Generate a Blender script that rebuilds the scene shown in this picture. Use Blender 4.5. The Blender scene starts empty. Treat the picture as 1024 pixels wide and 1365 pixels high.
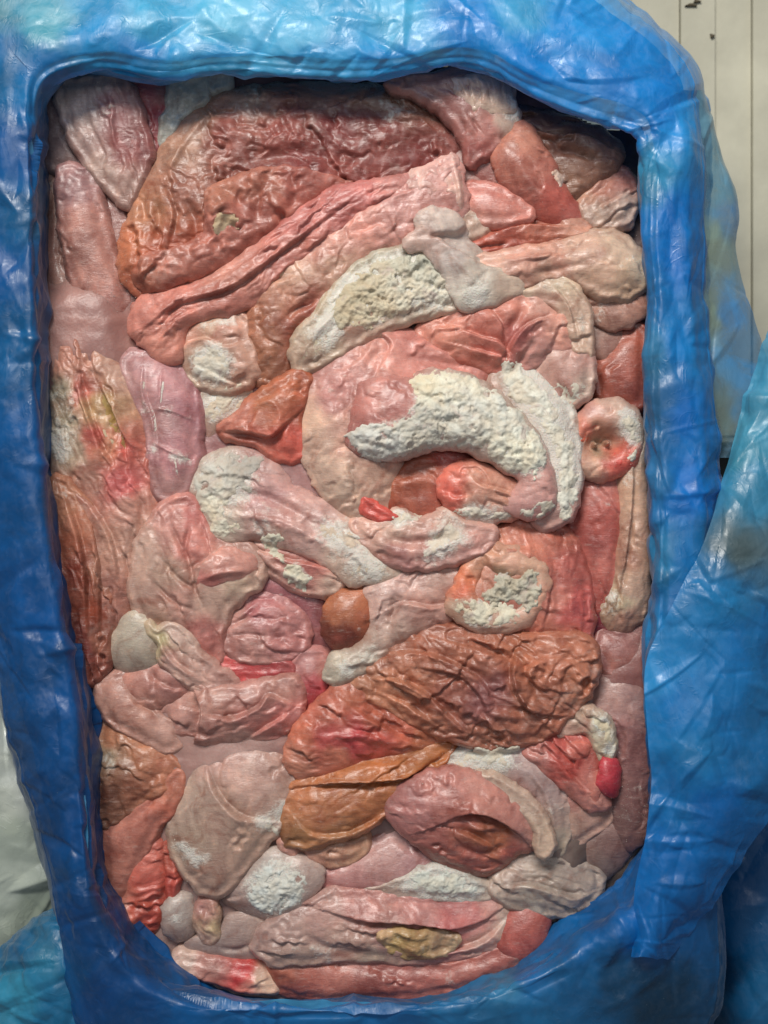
import bpy, math, random
import numpy as np
# ---------------------------------------------------------------- camera, world, lamps, exposure
S = bpy.context.scene
C = bpy.data.collections.new('scene'); S.collection.children.link(C)
D = 0.75                                   # camera height over the meat, metres
MM = 0.001; PX = 0.0005                    # one photo pixel is half a millimetre at z = 0
FPX = D / PX
cam = bpy.data.cameras.new('camera'); co = bpy.data.objects.new('camera', cam); C.objects.link(co)
co.location = (0, 0, D); cam.sensor_fit = 'VERTICAL'; cam.sensor_height = 36
cam.lens = 36 * FPX / 1365; cam.clip_start = 0.02; cam.clip_end = 100
cam.dof.use_dof = True; cam.dof.focus_distance = D - 0.005; cam.dof.aperture_fstop = 5.0
S.camera = co
S.render.resolution_x = 768; S.render.resolution_y = 1024
w = bpy.data.worlds.new('World'); S.world = w; w.use_nodes = True
w.node_tree.nodes['Background'].inputs[0].default_value = (0.80, 0.90, 1.0, 1)
w.node_tree.nodes['Background'].inputs[1].default_value = 0.19
def lamp(name, loc, tgt, sx, sy, e, col):
    l = bpy.data.lights.new(name, 'AREA'); l.shape = 'RECTANGLE'; l.size = sx; l.size_y = sy
    l.energy = e; l.color = col
    o = bpy.data.objects.new(name, l); C.objects.link(o); o.location = loc
    from mathutils import Vector
    o.rotation_euler = (Vector(tgt) - Vector(loc)).to_track_quat('-Z', 'Y').to_euler()
lamp('area_lamp', (-0.35, 1.15, 1.3), (0, 0, 0), 0.85, 0.32, 36, (1.0, 0.97, 0.91))
lamp('area_lamp', (0.1, 0.35, 2.0), (0, 0, 0), 1.2, 0.5, 5, (0.97, 0.98, 1.0))  # weak overhead fill, added for glints on the film
S.view_settings.view_transform = 'Standard'; S.view_settings.look = 'None'
S.view_settings.exposure = -0.05; S.view_settings.gamma = 1.0
S.render.engine = 'CYCLES'
# ---------------------------------------------------------------- numeric helpers
rng = np.random.default_rng(7)
_perm = rng.permutation(1024); _ang = rng.random(1024) * 2 * np.pi
_gx = np.cos(_ang); _gy = np.sin(_ang)
def noise(x, y, seed=0):
    x = np.asarray(x, float) + seed * 17.31; y = np.asarray(y, float) + seed * 9.77
    xi = np.floor(x).astype(int); yi = np.floor(y).astype(int); xf = x - xi; yf = y - yi
    def g(i, j, dx, dy):
        h = _perm[(_perm[(i + seed * 131) & 1023] + j) & 1023]
        return _gx[h] * dx + _gy[h] * dy
    u = xf**3 * (xf * (xf * 6 - 15) + 10); v = yf**3 * (yf * (yf * 6 - 15) + 10)
    a = g(xi, yi, xf, yf); b = g(xi + 1, yi, xf - 1, yf); c = g(xi, yi + 1, xf, yf - 1); d = g(xi + 1, yi + 1, xf - 1, yf - 1)
    return (a + u * (b - a)) * (1 - v) + (c + u * (d - c)) * v
def fbm(x, y, seed=0, o=3):
    s = 0; a = 1
    for k in range(o):
        s = s + a * noise(x, y, seed + k * 5); x = x * 2.03; y = y * 2.03; a *= .5
    return s
def billow(x, y, seed=0, o=3):              # puffy lumps with sharp valleys between
    s = 0; a = 1
    for k in range(o):
        s = s + a * np.abs(noise(x, y, seed + k * 7)); x = x * 2.1; y = y * 2.1; a *= .5
    return s
def sst(a, b, x):
    t = np.clip((x - a) / (b - a), 0, 1); return t * t * (3 - 2 * t)
def cr(p, n, closed=True):                  # Catmull-Rom through points
    p = np.asarray(p, float); N = len(p); out = []
    for i in range(N if closed else N - 1):
        if closed: a, b, c, d = p[(i - 1) % N], p[i], p[(i + 1) % N], p[(i + 2) % N]
        else: a, b, c, d = p[max(i - 1, 0)], p[i], p[i + 1], p[min(i + 2, N - 1)]
        for t in np.arange(n) / n:
            out.append(.5 * (2 * b + (c - a) * t + (2 * a - 5 * b + 4 * c - d) * t * t + (3 * b - 3 * c + d - a) * t**3))
    if not closed: out.append(p[-1])
    return np.array(out)
def seg_dist(X, Y, poly, closed):           # distance, side sign, nearest point
    best = np.full(X.shape, 1e9); sg = np.zeros(X.shape); nx = np.zeros(X.shape); ny = np.zeros(X.shape)
    N = len(poly)
    for i in range(N if closed else N - 1):
        ax, ay = poly[i]; bx, by = poly[(i + 1) % N]; dx, dy = bx - ax, by - ay; L = dx * dx + dy * dy + 1e-9
        t = np.clip(((X - ax) * dx + (Y - ay) * dy) / L, 0, 1); qx = ax + t * dx; qy = ay + t * dy
        d = (X - qx)**2 + (Y - qy)**2; m = d < best
        best = np.where(m, d, best); nx = np.where(m, qx, nx); ny = np.where(m, qy, ny)
        sg = np.where(m, np.sign(dx * (Y - ay) - dy * (X - ax)), sg)
    return np.sqrt(best), sg, nx, ny
def seg_end(X, Y, pts):                      # fades a crease out towards its two ends
    a, b = pts[0], pts[-1]; L = sum(math.dist(pts[i], pts[i + 1]) for i in range(len(pts) - 1)) * .3 + 1
    return sst(0, L, np.hypot(X - a[0], Y - a[1])) * sst(0, L, np.hypot(X - b[0], Y - b[1])) * .8 + .2
def inside(X, Y, poly):
    r = np.zeros(X.shape, bool); N = len(poly)
    for i in range(N):
        ax, ay = poly[i]; bx, by = poly[(i + 1) % N]
        if ay == by: continue
        r ^= ((ay > Y) != (by > Y)) & (X < (bx - ax) * (Y - ay) / (by - ay) + ax)
    return r
def lin(h):
    c = np.array([int(h[i:i + 2], 16) / 255 for i in (0, 2, 4)])
    c = np.where(c < .04045, c / 12.92, ((c + .055) / 1.055)**2.4); g = c @ np.array([.2126, .7152, .0722])
    return np.clip((g + (c - g) * 1.02) * np.array([1.0, 1.0, 1.01]), .002, 1)
def blur(A, n):
    for _ in range(n):
        P = np.pad(A, 1, mode='edge'); A = (P[1:-1, 1:-1] * 2 + P[:-2, 1:-1] + P[2:, 1:-1] + P[1:-1, :-2] + P[1:-1, 2:]) / 6
    return A
def unproj(x, y, z):                         # photo pixel at height z (m) -> world
    k = PX * (D - z) / D
    return (x - 512) * k, (682.5 - y) * k
# ---------------------------------------------------------------- materials
class NT:
    def __init__(s, name):
        s.m = bpy.data.materials.new(name); s.m.use_nodes = True; s.t = s.m.node_tree; s.t.nodes.clear()
    def n(s, typ, ins=None, **kw):
        q = s.t.nodes.new(typ)
        for k, v in kw.items(): setattr(q, k, v)
        for k, v in (ins or {}).items():
            if isinstance(v, bpy.types.NodeSocket): s.t.links.new(v, q.inputs[k])
            else: q.inputs[k].default_value = v
        return q
    def math(s, op, a, b=0.0, c=0.0, clamp=False):
        return s.n('ShaderNodeMath', {0: a, 1: b, 2: c}, operation=op, use_clamp=clamp).outputs[0]
    def mix(s, f, a, b, mode='MIX'):
        q = s.n('ShaderNodeMix', data_type='RGBA', blend_type=mode)
        for k, v in ((0, f), (6, a), (7, b)):
            if isinstance(v, bpy.types.NodeSocket): s.t.links.new(v, q.inputs[k])
            else: q.inputs[k].default_value = v
        return q.outputs[2]
    def ramp(s, f, a, b, lo=0.0, hi=1.0):
        return s.n('ShaderNodeMapRange', {0: f, 1: a, 2: b, 3: lo, 4: hi}, interpolation_type='SMOOTHSTEP').outputs[0]
    def noise(s, vec, sc, det=4, rough=.55, dist=0.0):
        return s.n('ShaderNodeTexNoise', {'Vector': vec, 'Scale': sc, 'Detail': det, 'Roughness': rough, 'Distortion': dist}).outputs[0]
    def out(s, sh): s.n('ShaderNodeOutputMaterial', {0: sh}); return s.m
def flesh_mat():
    t = NT('flesh'); vec = t.n('ShaderNodeTexCoord').outputs['Object']
    col = t.n('ShaderNodeAttribute', attribute_name='tint').outputs['Color']
    fr = t.n('ShaderNodeAttribute', attribute_name='frost').outputs['Fac']
    n1 = t.noise(vec, 48, 7, .64, .9); n2 = t.noise(vec, 260, 5, .6); n3 = t.noise(vec, 900, 3, .6)
    # mottled pigment
    c = t.mix(t.ramp(n1, .42, .68), col, t.mix(1.0, col, (1.34, 1.32, 1.28, 1), 'MULTIPLY'))
    c = t.mix(t.ramp(n1, .50, .28), c, t.mix(1.0, c, (.75, .56, .51, 1), 'MULTIPLY'))
    c = t.mix(t.ramp(n2, .50, .72, 0, .6), c, t.mix(1.0, c, (1.30, 1.27, 1.2, 1), 'MULTIPLY'))
    # thin blood vessels and fibres
    vm = t.n('ShaderNodeMapping', {'Vector': vec, 'Rotation': (0, 0, .7), 'Scale': (1, 3.0, 1)}).outputs[0]
    nv = t.noise(vm, 70, 4, .5, 1.2)
    ves = t.ramp(t.math('ABSOLUTE', t.math('SUBTRACT', nv, .5)), .0, .012, .28, 0)
    c = t.mix(ves, c, t.mix(1.0, c, (.80, .48, .46, 1), 'MULTIPLY'))
    # frost: white rime where mask and grain meet, plus whitish sheen mixed into colour
    fm = t.math('ADD', t.math('ADD', fr, t.math('MULTIPLY', t.math('SUBTRACT', n2, .5), 1.1)), t.math('MULTIPLY', t.math('SUBTRACT', n1, .5), 1.5))
    f = t.ramp(fm, .40, .86, 0, .78)
    sp = t.ramp(n3, .66, .74, 0, .45)
    f2 = t.math('MAXIMUM', t.math('MAXIMUM', f, t.ramp(t.noise(vec, 24, 6, .7, .8), .56, .80, 0, .30)), t.math('MULTIPLY', sp, t.ramp(n1, .35, .6, .15, 1)))
    c = t.mix(f2, c, (.74, .70, .63, 1))
    wv = t.n('ShaderNodeMapping', {'Vector': vec, 'Rotation': (0, 0, -.5), 'Scale': (1, 2.6, 1)}).outputs[0]
    wr = t.noise(wv, 150, 5, .6, 1.0)
    fb = t.n('ShaderNodeMapping', {'Vector': vec, 'Rotation': (0, 0, .9), 'Scale': (1, 6, 1)}).outputs[0]
    nf = t.noise(fb, 120, 5, .7, .8)
    c = t.mix(t.ramp(nf, .54, .74, 0, .30), c, (.62, .50, .44, 1))
    h = t.math('ADD', t.math('MULTIPLY', wr, .2), t.math('MULTIPLY', n3, .16))
    h = t.math('ADD', h, t.math('MULTIPLY', nf, .25))
    h = t.math('ADD', h, t.math('MULTIPLY', f, t.math('MULTIPLY', n3, 1.2)))
    h = t.math('SUBTRACT', h, t.math('MULTIPLY', ves, .25))
    b = t.n('ShaderNodeBump', {'Strength': .55, 'Distance': .0022, 'Height': h})
    r = t.math('ADD', t.ramp(n2, .3, .7, .23, .45), t.math('MULTIPLY', f, .4), clamp=True)
    p = t.n('ShaderNodeBsdfPrincipled', {'Base Color': c, 'Roughness': r, 'Normal': b.outputs[0], 'Specular IOR Level': .5,
            'Subsurface Weight': .25, 'Subsurface Radius': (1.0, .5, .35), 'Subsurface Scale': .004, 'Coat Weight': .18, 'Coat Roughness': .22})
    return t.out(p.outputs[0])
def crust_mat():
    t = NT('frost_crust'); vec = t.n('ShaderNodeTexCoord').outputs['Object']
    col = t.n('ShaderNodeAttribute', attribute_name='tint').outputs['Color']
    n1 = t.noise(vec, 130, 5, .65); n2 = t.noise(vec, 700, 5, .7)
    c = t.mix(t.ramp(t.noise(vec, 45, 4, .6), .38, .6, .55, 0), col, t.mix(1.0, col, (.74, .72, .70, 1), 'MULTIPLY'))
    c = t.mix(t.ramp(t.noise(vec, 85, 6, .7, .6), .53, .68, 0, .8), c, (.50, .39, .35, 1))
    c = t.mix(t.ramp(n1, .35, .62, .75, 0), c, t.mix(1.0, col, (.90, .80, .72, 1), 'MULTIPLY'))
    c = t.mix(t.ramp(n2, .35, .6, .4, 0), c, t.mix(1.0, c, (.84, .85, .82, 1), 'MULTIPLY'))
    h = t.math('ADD', t.math('MULTIPLY', n1, 1.0), t.math('MULTIPLY', n2, .55))
    b = t.n('ShaderNodeBump', {'Strength': .5, 'Distance': .002, 'Height': h})
    p = t.n('ShaderNodeBsdfPrincipled', {'Base Color': c, 'Roughness': .72, 'Normal': b.outputs[0], 'Specular IOR Level': .3,
            'Subsurface Weight': .15, 'Subsurface Radius': (1, 1, 1), 'Subsurface Scale': .002})
    return t.out(p.outputs[0])
def ice_mat():
    t = NT('pink_ice'); vec = t.n('ShaderNodeTexCoord').outputs['Object']
    col = t.n('ShaderNodeAttribute', attribute_name='tint').outputs['Color']
    n1 = t.noise(vec, 40, 4, .55, .5); n2 = t.noise(vec, 500, 4, .6)
    c = t.mix(t.ramp(n1, .35, .7), t.mix(1.0, col, (.82, .74, .74, 1), 'MULTIPLY'), t.mix(1.0, col, (1.15, 1.12, 1.1, 1), 'MULTIPLY'))
    b = t.n('ShaderNodeBump', {'Strength': .25, 'Distance': .0015, 'Height': t.math('ADD', n2, t.math('MULTIPLY', n1, 2))})
    p = t.n('ShaderNodeBsdfPrincipled', {'Base Color': c, 'Roughness': .38, 'Normal': b.outputs[0], 'Subsurface Weight': .5,
            'Subsurface Radius': (1, .5, .4), 'Subsurface Scale': .006})
    return t.out(p.outputs[0])
def film_mat(name, trans=.0, rough=.3, milk=.0):
    t = NT(name); vec = t.n('ShaderNodeTexCoord').outputs['Object']
    a = t.n('ShaderNodeAttribute', attribute_name='tint'); col = a.outputs['Color']
    clear = t.n('ShaderNodeAttribute', attribute_name='clear').outputs['Fac']
    n1 = t.noise(vec, 30, 5, .6, .6); n2 = t.noise(vec, 170, 4, .55, .8); n3 = t.noise(vec, 900, 2)
    c = t.mix(t.ramp(n1, .4, .7, 0, .22), col, t.mix(1.0, col, (1.5, 1.45, 1.25, 1), 'MULTIPLY'))
    sp = t.ramp(n3, .75, .79, 0, .55)
    c = t.mix(sp, c, (.45, .6, .7, 1))
    wm = t.n('ShaderNodeMapping', {'Vector': vec, 'Rotation': (0, 0, .25), 'Scale': (1, .35, 1)}).outputs[0]
    n4 = t.noise(wm, 90, 3, .5, 2.0)
    cr_ = t.math('ABSOLUTE', t.math('SUBTRACT', n4, .5)); n5 = t.noise(vec, 38, 3, .5, 1.2)
    rl = t.math('MULTIPLY', t.ramp(t.math('ABSOLUTE', t.math('SUBTRACT', n5, .5)), 0, .02, 1, 0), t.ramp(n1, .45, .6))
    b = t.n('ShaderNodeBump', {'Strength': .16, 'Distance': .002, 'Height': t.math('ADD', t.math('ADD', t.math('MULTIPLY', cr_, -1.2), t.math('MULTIPLY', n2, .5)), t.math('MULTIPLY', rl, .8))})
    df = t.n('ShaderNodeBsdfDiffuse', {'Color': c, 'Normal': b.outputs[0]})
    tl = t.n('ShaderNodeBsdfTranslucent', {'Color': c, 'Normal': b.outputs[0]})
    m1 = t.n('ShaderNodeMixShader', {0: .22, 1: df.outputs[0], 2: tl.outputs[0]})
    tr = t.n('ShaderNodeBsdfTransparent', {'Color': t.mix(.42, col, (1, 1, 1, 1))})
    m2 = t.n('ShaderNodeMixShader', {0: t.math('MULTIPLY', clear, t.ramp(n1, .38, .62, .45, 1.25), clamp=True), 1: m1.outputs[0], 2: tr.outputs[0]})
    gl = t.n('ShaderNodeBsdfGlossy', {'Color': (1, 1, 1, 1), 'Roughness': t.ramp(n2, .3, .7, rough * .8, rough * 1.5), 'Normal': b.outputs[0]})
    fc_ = t.n('ShaderNodeLayerWeight', {'Blend': .5, 'Normal': b.outputs[0]}).outputs['Facing']
    fz = t.math('MULTIPLY', t.math('POWER', fc_, 4.0), .38)
    m3 = t.n('ShaderNodeMixShader', {0: t.math('ADD', fz, .04, clamp=True), 1: m2.outputs[0], 2: gl.outputs[0]})
    return t.out(m3.outputs[0])
MF = flesh_mat(); MC = crust_mat(); MI = ice_mat(); MB = film_mat('blue_film', rough=.38); MW = film_mat('clear_wrap', rough=.2)
def plain(name, rgb, rough=.6, nz=40, amt=.15):
    t = NT(name); vec = t.n('ShaderNodeTexCoord').outputs['Object']
    n = t.noise(vec, nz, 6, .6); n2 = t.noise(vec, nz * 12, 4, .6)
    c = t.mix(t.ramp(n, .3, .7), tuple(v * (1 - amt) for v in rgb) + (1,), tuple(min(1, v * (1 + amt)) for v in rgb) + (1,))
    b = t.n('ShaderNodeBump', {'Strength': .2, 'Distance': .001, 'Height': n2})
    return t.out(t.n('ShaderNodeBsdfPrincipled', {'Base Color': c, 'Roughness': rough, 'Normal': b.outputs[0]}).outputs[0])
# ---------------------------------------------------------------- mesh building
def mesh_obj(name, V, F, mat, parent=None, attrs=None, loc=(0, 0, 0), smooth=True):
    me = bpy.data.meshes.new(name); V = np.asarray(V, np.float32) - np.array(loc, np.float32); F = np.asarray(F, np.int32)
    me.vertices.add(len(V)); me.vertices.foreach_set('co', V.ravel())
    k = F.shape[1]; me.loops.add(F.size); me.loops.foreach_set('vertex_index', F.ravel())
    me.polygons.add(len(F)); me.polygons.foreach_set('loop_start', np.arange(0, F.size, k, dtype=np.int32))
    me.polygons.foreach_set('use_smooth', np.full(len(F), smooth)); me.update(calc_edges=True); me.validate()
    for a, (ty, dat) in (attrs or {}).items():
        at = me.attributes.new(a, ty, 'POINT')
        if ty == 'FLOAT_COLOR':
            q = np.ones((len(V), 4), np.float32); q[:, :3] = dat; at.data.foreach_set('color', q.ravel())
        else: at.data.foreach_set('value', np.asarray(dat, np.float32).ravel())
    me.materials.append(mat)
    o = bpy.data.objects.new(name, me); C.objects.link(o); o.location = loc
    if parent is not None: o.parent = parent
    return o
def tag(o, label=None, cat=None, group=None, kind=None):
    if label: o['label'] = label
    if cat: o['category'] = cat
    if group: o['group'] = group
    if kind: o['kind'] = kind
    return o
ST = 1.5                                     # lattice pitch, photo pixels
GW, GH = 740, 980; GX0, GY0 = -40, -40
GM = np.full((GH, GW), -30.0)                # top height (mm) met so far, on the lattice
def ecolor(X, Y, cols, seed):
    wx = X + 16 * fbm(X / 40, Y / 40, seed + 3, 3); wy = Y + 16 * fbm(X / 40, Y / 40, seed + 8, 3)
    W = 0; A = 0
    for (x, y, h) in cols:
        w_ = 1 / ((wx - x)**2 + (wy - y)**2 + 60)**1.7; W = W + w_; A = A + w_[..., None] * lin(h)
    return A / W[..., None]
def piece(name, label, out, cols, z=0, h=12, R=22, cr_=(), wr=(), frost=(), ride=0.0, parent=None, seed=None,
          tilt=(0, 0), cat='meat piece', group=None, edge=3.2, mat=None, skirt=26, rough=.26, crust=(), sharp=False, grow=None):
    seed = seed if seed is not None else len(bpy.data.objects) * 3 + 11
    pol = cr(out, 1 if sharp else 6)
    q = pol.copy()
    g = grow if grow is not None else (float(np.clip(.11 * min(np.ptp(q[:, 0]), np.ptp(q[:, 1])), 1.5, 8)) if parent is None else 1.0)
    tn = np.roll(q, -1, 0) - np.roll(q, 1, 0); tn /= np.linalg.norm(tn, axis=1)[:, None] + 1e-9
    ar = np.sum(q[:, 0] * np.roll(q[:, 1], -1) - np.roll(q[:, 0], -1) * q[:, 1])
    q = q + np.stack([tn[:, 1], -tn[:, 0]], 1) * g * np.sign(ar)
    nx_ = fbm(q[:, 0] / 17, q[:, 1] / 17, seed, 3) * edge * 1.7; ny_ = fbm(q[:, 0] / 17, q[:, 1] / 17, seed + 2, 3) * edge * 1.7
    pol = np.stack([q[:, 0] + nx_, q[:, 1] + ny_], 1)
    i0 = int((pol[:, 0].min() - GX0) // ST) - 2; i1 = int((pol[:, 0].max() - GX0) // ST) + 4
    j0 = int((pol[:, 1].min() - GY0) // ST) - 2; j1 = int((pol[:, 1].max() - GY0) // ST) + 4
    i0, j0 = max(i0, 0), max(j0, 0); i1, j1 = min(i1, GW), min(j1, GH)
    X, Y = np.meshgrid(GX0 + ST * np.arange(i0, i1), GY0 + ST * np.arange(j0, j1))
    ins = inside(X, Y, pol); d, _, qx, qy = seg_dist(X, Y, pol, True); ds = np.where(ins, d, 0)
    r = R / ST; u = np.where(ins, 1 - np.exp(-ds / R), 0)
    for _ in range(int(min(420, 30 + 2.2 * r * r))):
        P = np.pad(u, 1); u = np.where(ins, (P[:-2, 1:-1] + P[2:, 1:-1] + P[1:-1, :-2] + P[1:-1, 2:] + 1 / r**2) / (4 + 1 / r**2), 0)
    pr = np.sqrt(np.clip(u, 0, 1))
    Z = h * .88 * (.55 * pr + .45 * u) * (1 / max(.45, pr.max()))
    fade = sst(0, 14, ds)
    if h >= 12 and (u > .3).sum() > 1500 and parent is None:      # broad limp folds along the length of the piece
        q_ = pol - pol.mean(0); ev, evec = np.linalg.eigh(q_.T @ q_); wr = tuple(wr) + ((math.degrees(math.atan2(evec[1, 1], evec[0, 1])) + 12 * math.sin(seed), 17 + seed % 9, 3.4, .95, 1),)
    for (ang, lam, asp, amp, *flat) in wr:
        a = math.radians(ang); U = X * math.cos(a) + Y * math.sin(a); V = -X * math.sin(a) + Y * math.cos(a)
        V0 = V; V = V + 22 * fbm(X / 50, Y / 50, seed + 21, 3)
        # overlapping folds: each swells slowly and then drops off over its own edge, fading in and out along its length
        ph = V0 / (lam * 2.3) + 1.1 * fbm(U / (lam * asp * 1.5), V0 / (lam * 3.2), seed + 33, 2) + .25 * noise(X / 11, Y / 11, seed + 35); f_ = ph - np.floor(ph)
        Z = Z + amp * 2.4 * ((f_ * (2 - f_)) * (1 - sst(.80, 1.0, f_)) - .45) * fade * sst(-.12, .30, noise(X / 48, Y / 48, seed + 37 + int(ang)))
        Z = Z + (0 if flat else amp * .42) * (np.abs(noise(U / (lam * asp), V / lam, seed + 31)) * 2.6 - .5) * (.35 + .65 * fade) * (.5 + 1.1 * np.clip(.5 + noise(X / 60, Y / 60, seed + 4), 0, 1))
    Z = Z + rough * (fbm(X / 38, Y / 38, seed + 50, 2) * 3.4 - (.5 - np.abs(fbm(X / 34, Y / 22, seed + 54, 2)))**4 * 7)
    for c in cr_:
        pts, wd, dep = c[:3]; dd, sg, _, _ = seg_dist(X, Y, cr(pts, 5, False), False)
        dd = dd + 1.2 * noise(X / 9, Y / 9, seed + 60)
        if len(c) > 3:                        # a lip: raised on one side, undercut on the other
            sd = sg * c[3] * dd; dp = abs(dep); e_ = seg_end(X, Y, pts)
            Z = Z + e_ * dp * 1.25 * (sst(-2.2, 2.2, sd) * np.exp(-np.clip(sd, 0, 99) / (wd * 2.6)) * 1.1 - sst(3.5, -2.0, sd) * np.exp(-np.clip(-sd, 0, 99) / (wd * 1.1)))
        else: Z = Z + seg_end(X, Y, pts) * dep * 1.35 * np.exp(-(dd / wd)**2)
    if parent is None and not any(tilt):       # every piece leans on a neighbour: one edge on top, the other tucked under
        ta = seed * 2.399; sx_ = max(40, np.ptp(pol[:, 0])); sy_ = max(40, np.ptp(pol[:, 1])); amp_ = min(9, 4 + h * .28)
        Z = Z + amp_ * (math.cos(ta) * (X - pol[:, 0].mean()) / sx_ + math.sin(ta) * (Y - pol[:, 1].mean()) / sy_)
        if seed % 3: Z = Z + 1.1 * np.exp(-((ds - 6.5) / 3.2)**2) * (.4 + np.abs(noise(X / 30, Y / 30, seed + 71)) * 2) - .9 * np.exp(-((ds - 15) / 5)**2)
    Z = Z + z + tilt[0] * (X - pol[:, 0].mean()) / 100 + tilt[1] * (Y - pol[:, 1].mean()) / 100
    if ride: Z = Z + ride * blur(np.maximum(GM, -14)[j0:j1, i0:i1], 3)
    # grid cells touching the inside; outside corners slide on to the outline
    keep = ins[:-1, :-1] | ins[1:, :-1] | ins[:-1, 1:] | ins[1:, 1:]
    used = np.zeros(ins.shape, bool); used[:-1, :-1] |= keep; used[1:, :-1] |= keep; used[:-1, 1:] |= keep; used[1:, 1:] |= keep
    PXx = np.where(ins, X, qx); PYy = np.where(ins, Y, qy)
    idx = -np.ones(ins.shape, int); idx[used] = np.arange(used.sum())
    zc = (z + h * .6) * MM
    wx, wy = unproj(PXx[used], PYy[used], zc); V = np.stack([wx, wy, Z[used] * MM], 1)
    jj, ii = np.nonzero(keep)
    F = np.stack([idx[jj + 1, ii], idx[jj + 1, ii + 1], idx[jj, ii + 1], idx[jj, ii]], 1)
    # skirt: boundary edges turned down and slightly in
    E = np.concatenate([F[:, [0, 1]], F[:, [1, 2]], F[:, [2, 3]], F[:, [3, 0]]]); key = np.sort(E, 1); kk = key[:, 0] * 10**7 + key[:, 1]
    un, inv, cnt = np.unique(kk, return_inverse=True, return_counts=True); BE = E[cnt[inv] == 1]
    bv = np.unique(BE); nb = len(bv); mp = -np.ones(len(V), int); mp[bv] = np.arange(nb)
    cen = V[:, :2].mean(0); dirv = cen - V[bv, :2]; dirv /= np.linalg.norm(dirv, axis=1)[:, None] + 1e-9
    r1 = V[bv].copy(); r1[:, :2] += dirv * .0006; r1[:, 2] -= skirt * .25 * MM
    r2 = V[bv].copy(); r2[:, :2] += dirv * .004; r2[:, 2] -= skirt * MM
    n0 = len(V); V2 = np.concatenate([V, r1, r2])
    a, b = mp[BE[:, 0]], mp[BE[:, 1]]
    F2 = np.concatenate([F, np.stack([BE[:, 1], BE[:, 0], n0 + a, n0 + b], 1), np.stack([n0 + b, n0 + a, n0 + nb + a, n0 + nb + b], 1)])
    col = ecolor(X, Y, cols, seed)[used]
    fr = np.zeros(X.shape)
    for (fx, fy, frd, fs) in frost:
        fr = fr + fs * np.exp(-((X - fx)**2 + (Y - fy)**2) / (frd * frd))
    fr = fr[used]
    col2 = np.concatenate([col, col[bv], col[bv]]); fr2 = np.concatenate([fr, fr[bv] * .3, fr[bv] * 0])
    cx, cy = unproj(pol[:, 0].mean(), pol[:, 1].mean(), zc)
    loc = (cx, cy, z * MM) if parent is None else (0, 0, 0)
    Vw = V2
    if parent is not None:
        Vw = V2 - np.array(parent.location)
    o = mesh_obj(name, Vw, F2, mat or MF, parent, {'tint': ('FLOAT_COLOR', col2), 'frost': ('FLOAT', fr2)}, loc)
    if parent is None: tag(o, label, cat, group or 'frozen stomachs and offal packed in the box')
    elif label: o['label'] = label
    sub = GM[j0:j1, i0:i1]; sub[:] = np.where(ins, np.maximum(sub, Z), sub)
    for c in crust: crust_on(o if parent is None else parent, *c)
    return o
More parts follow.
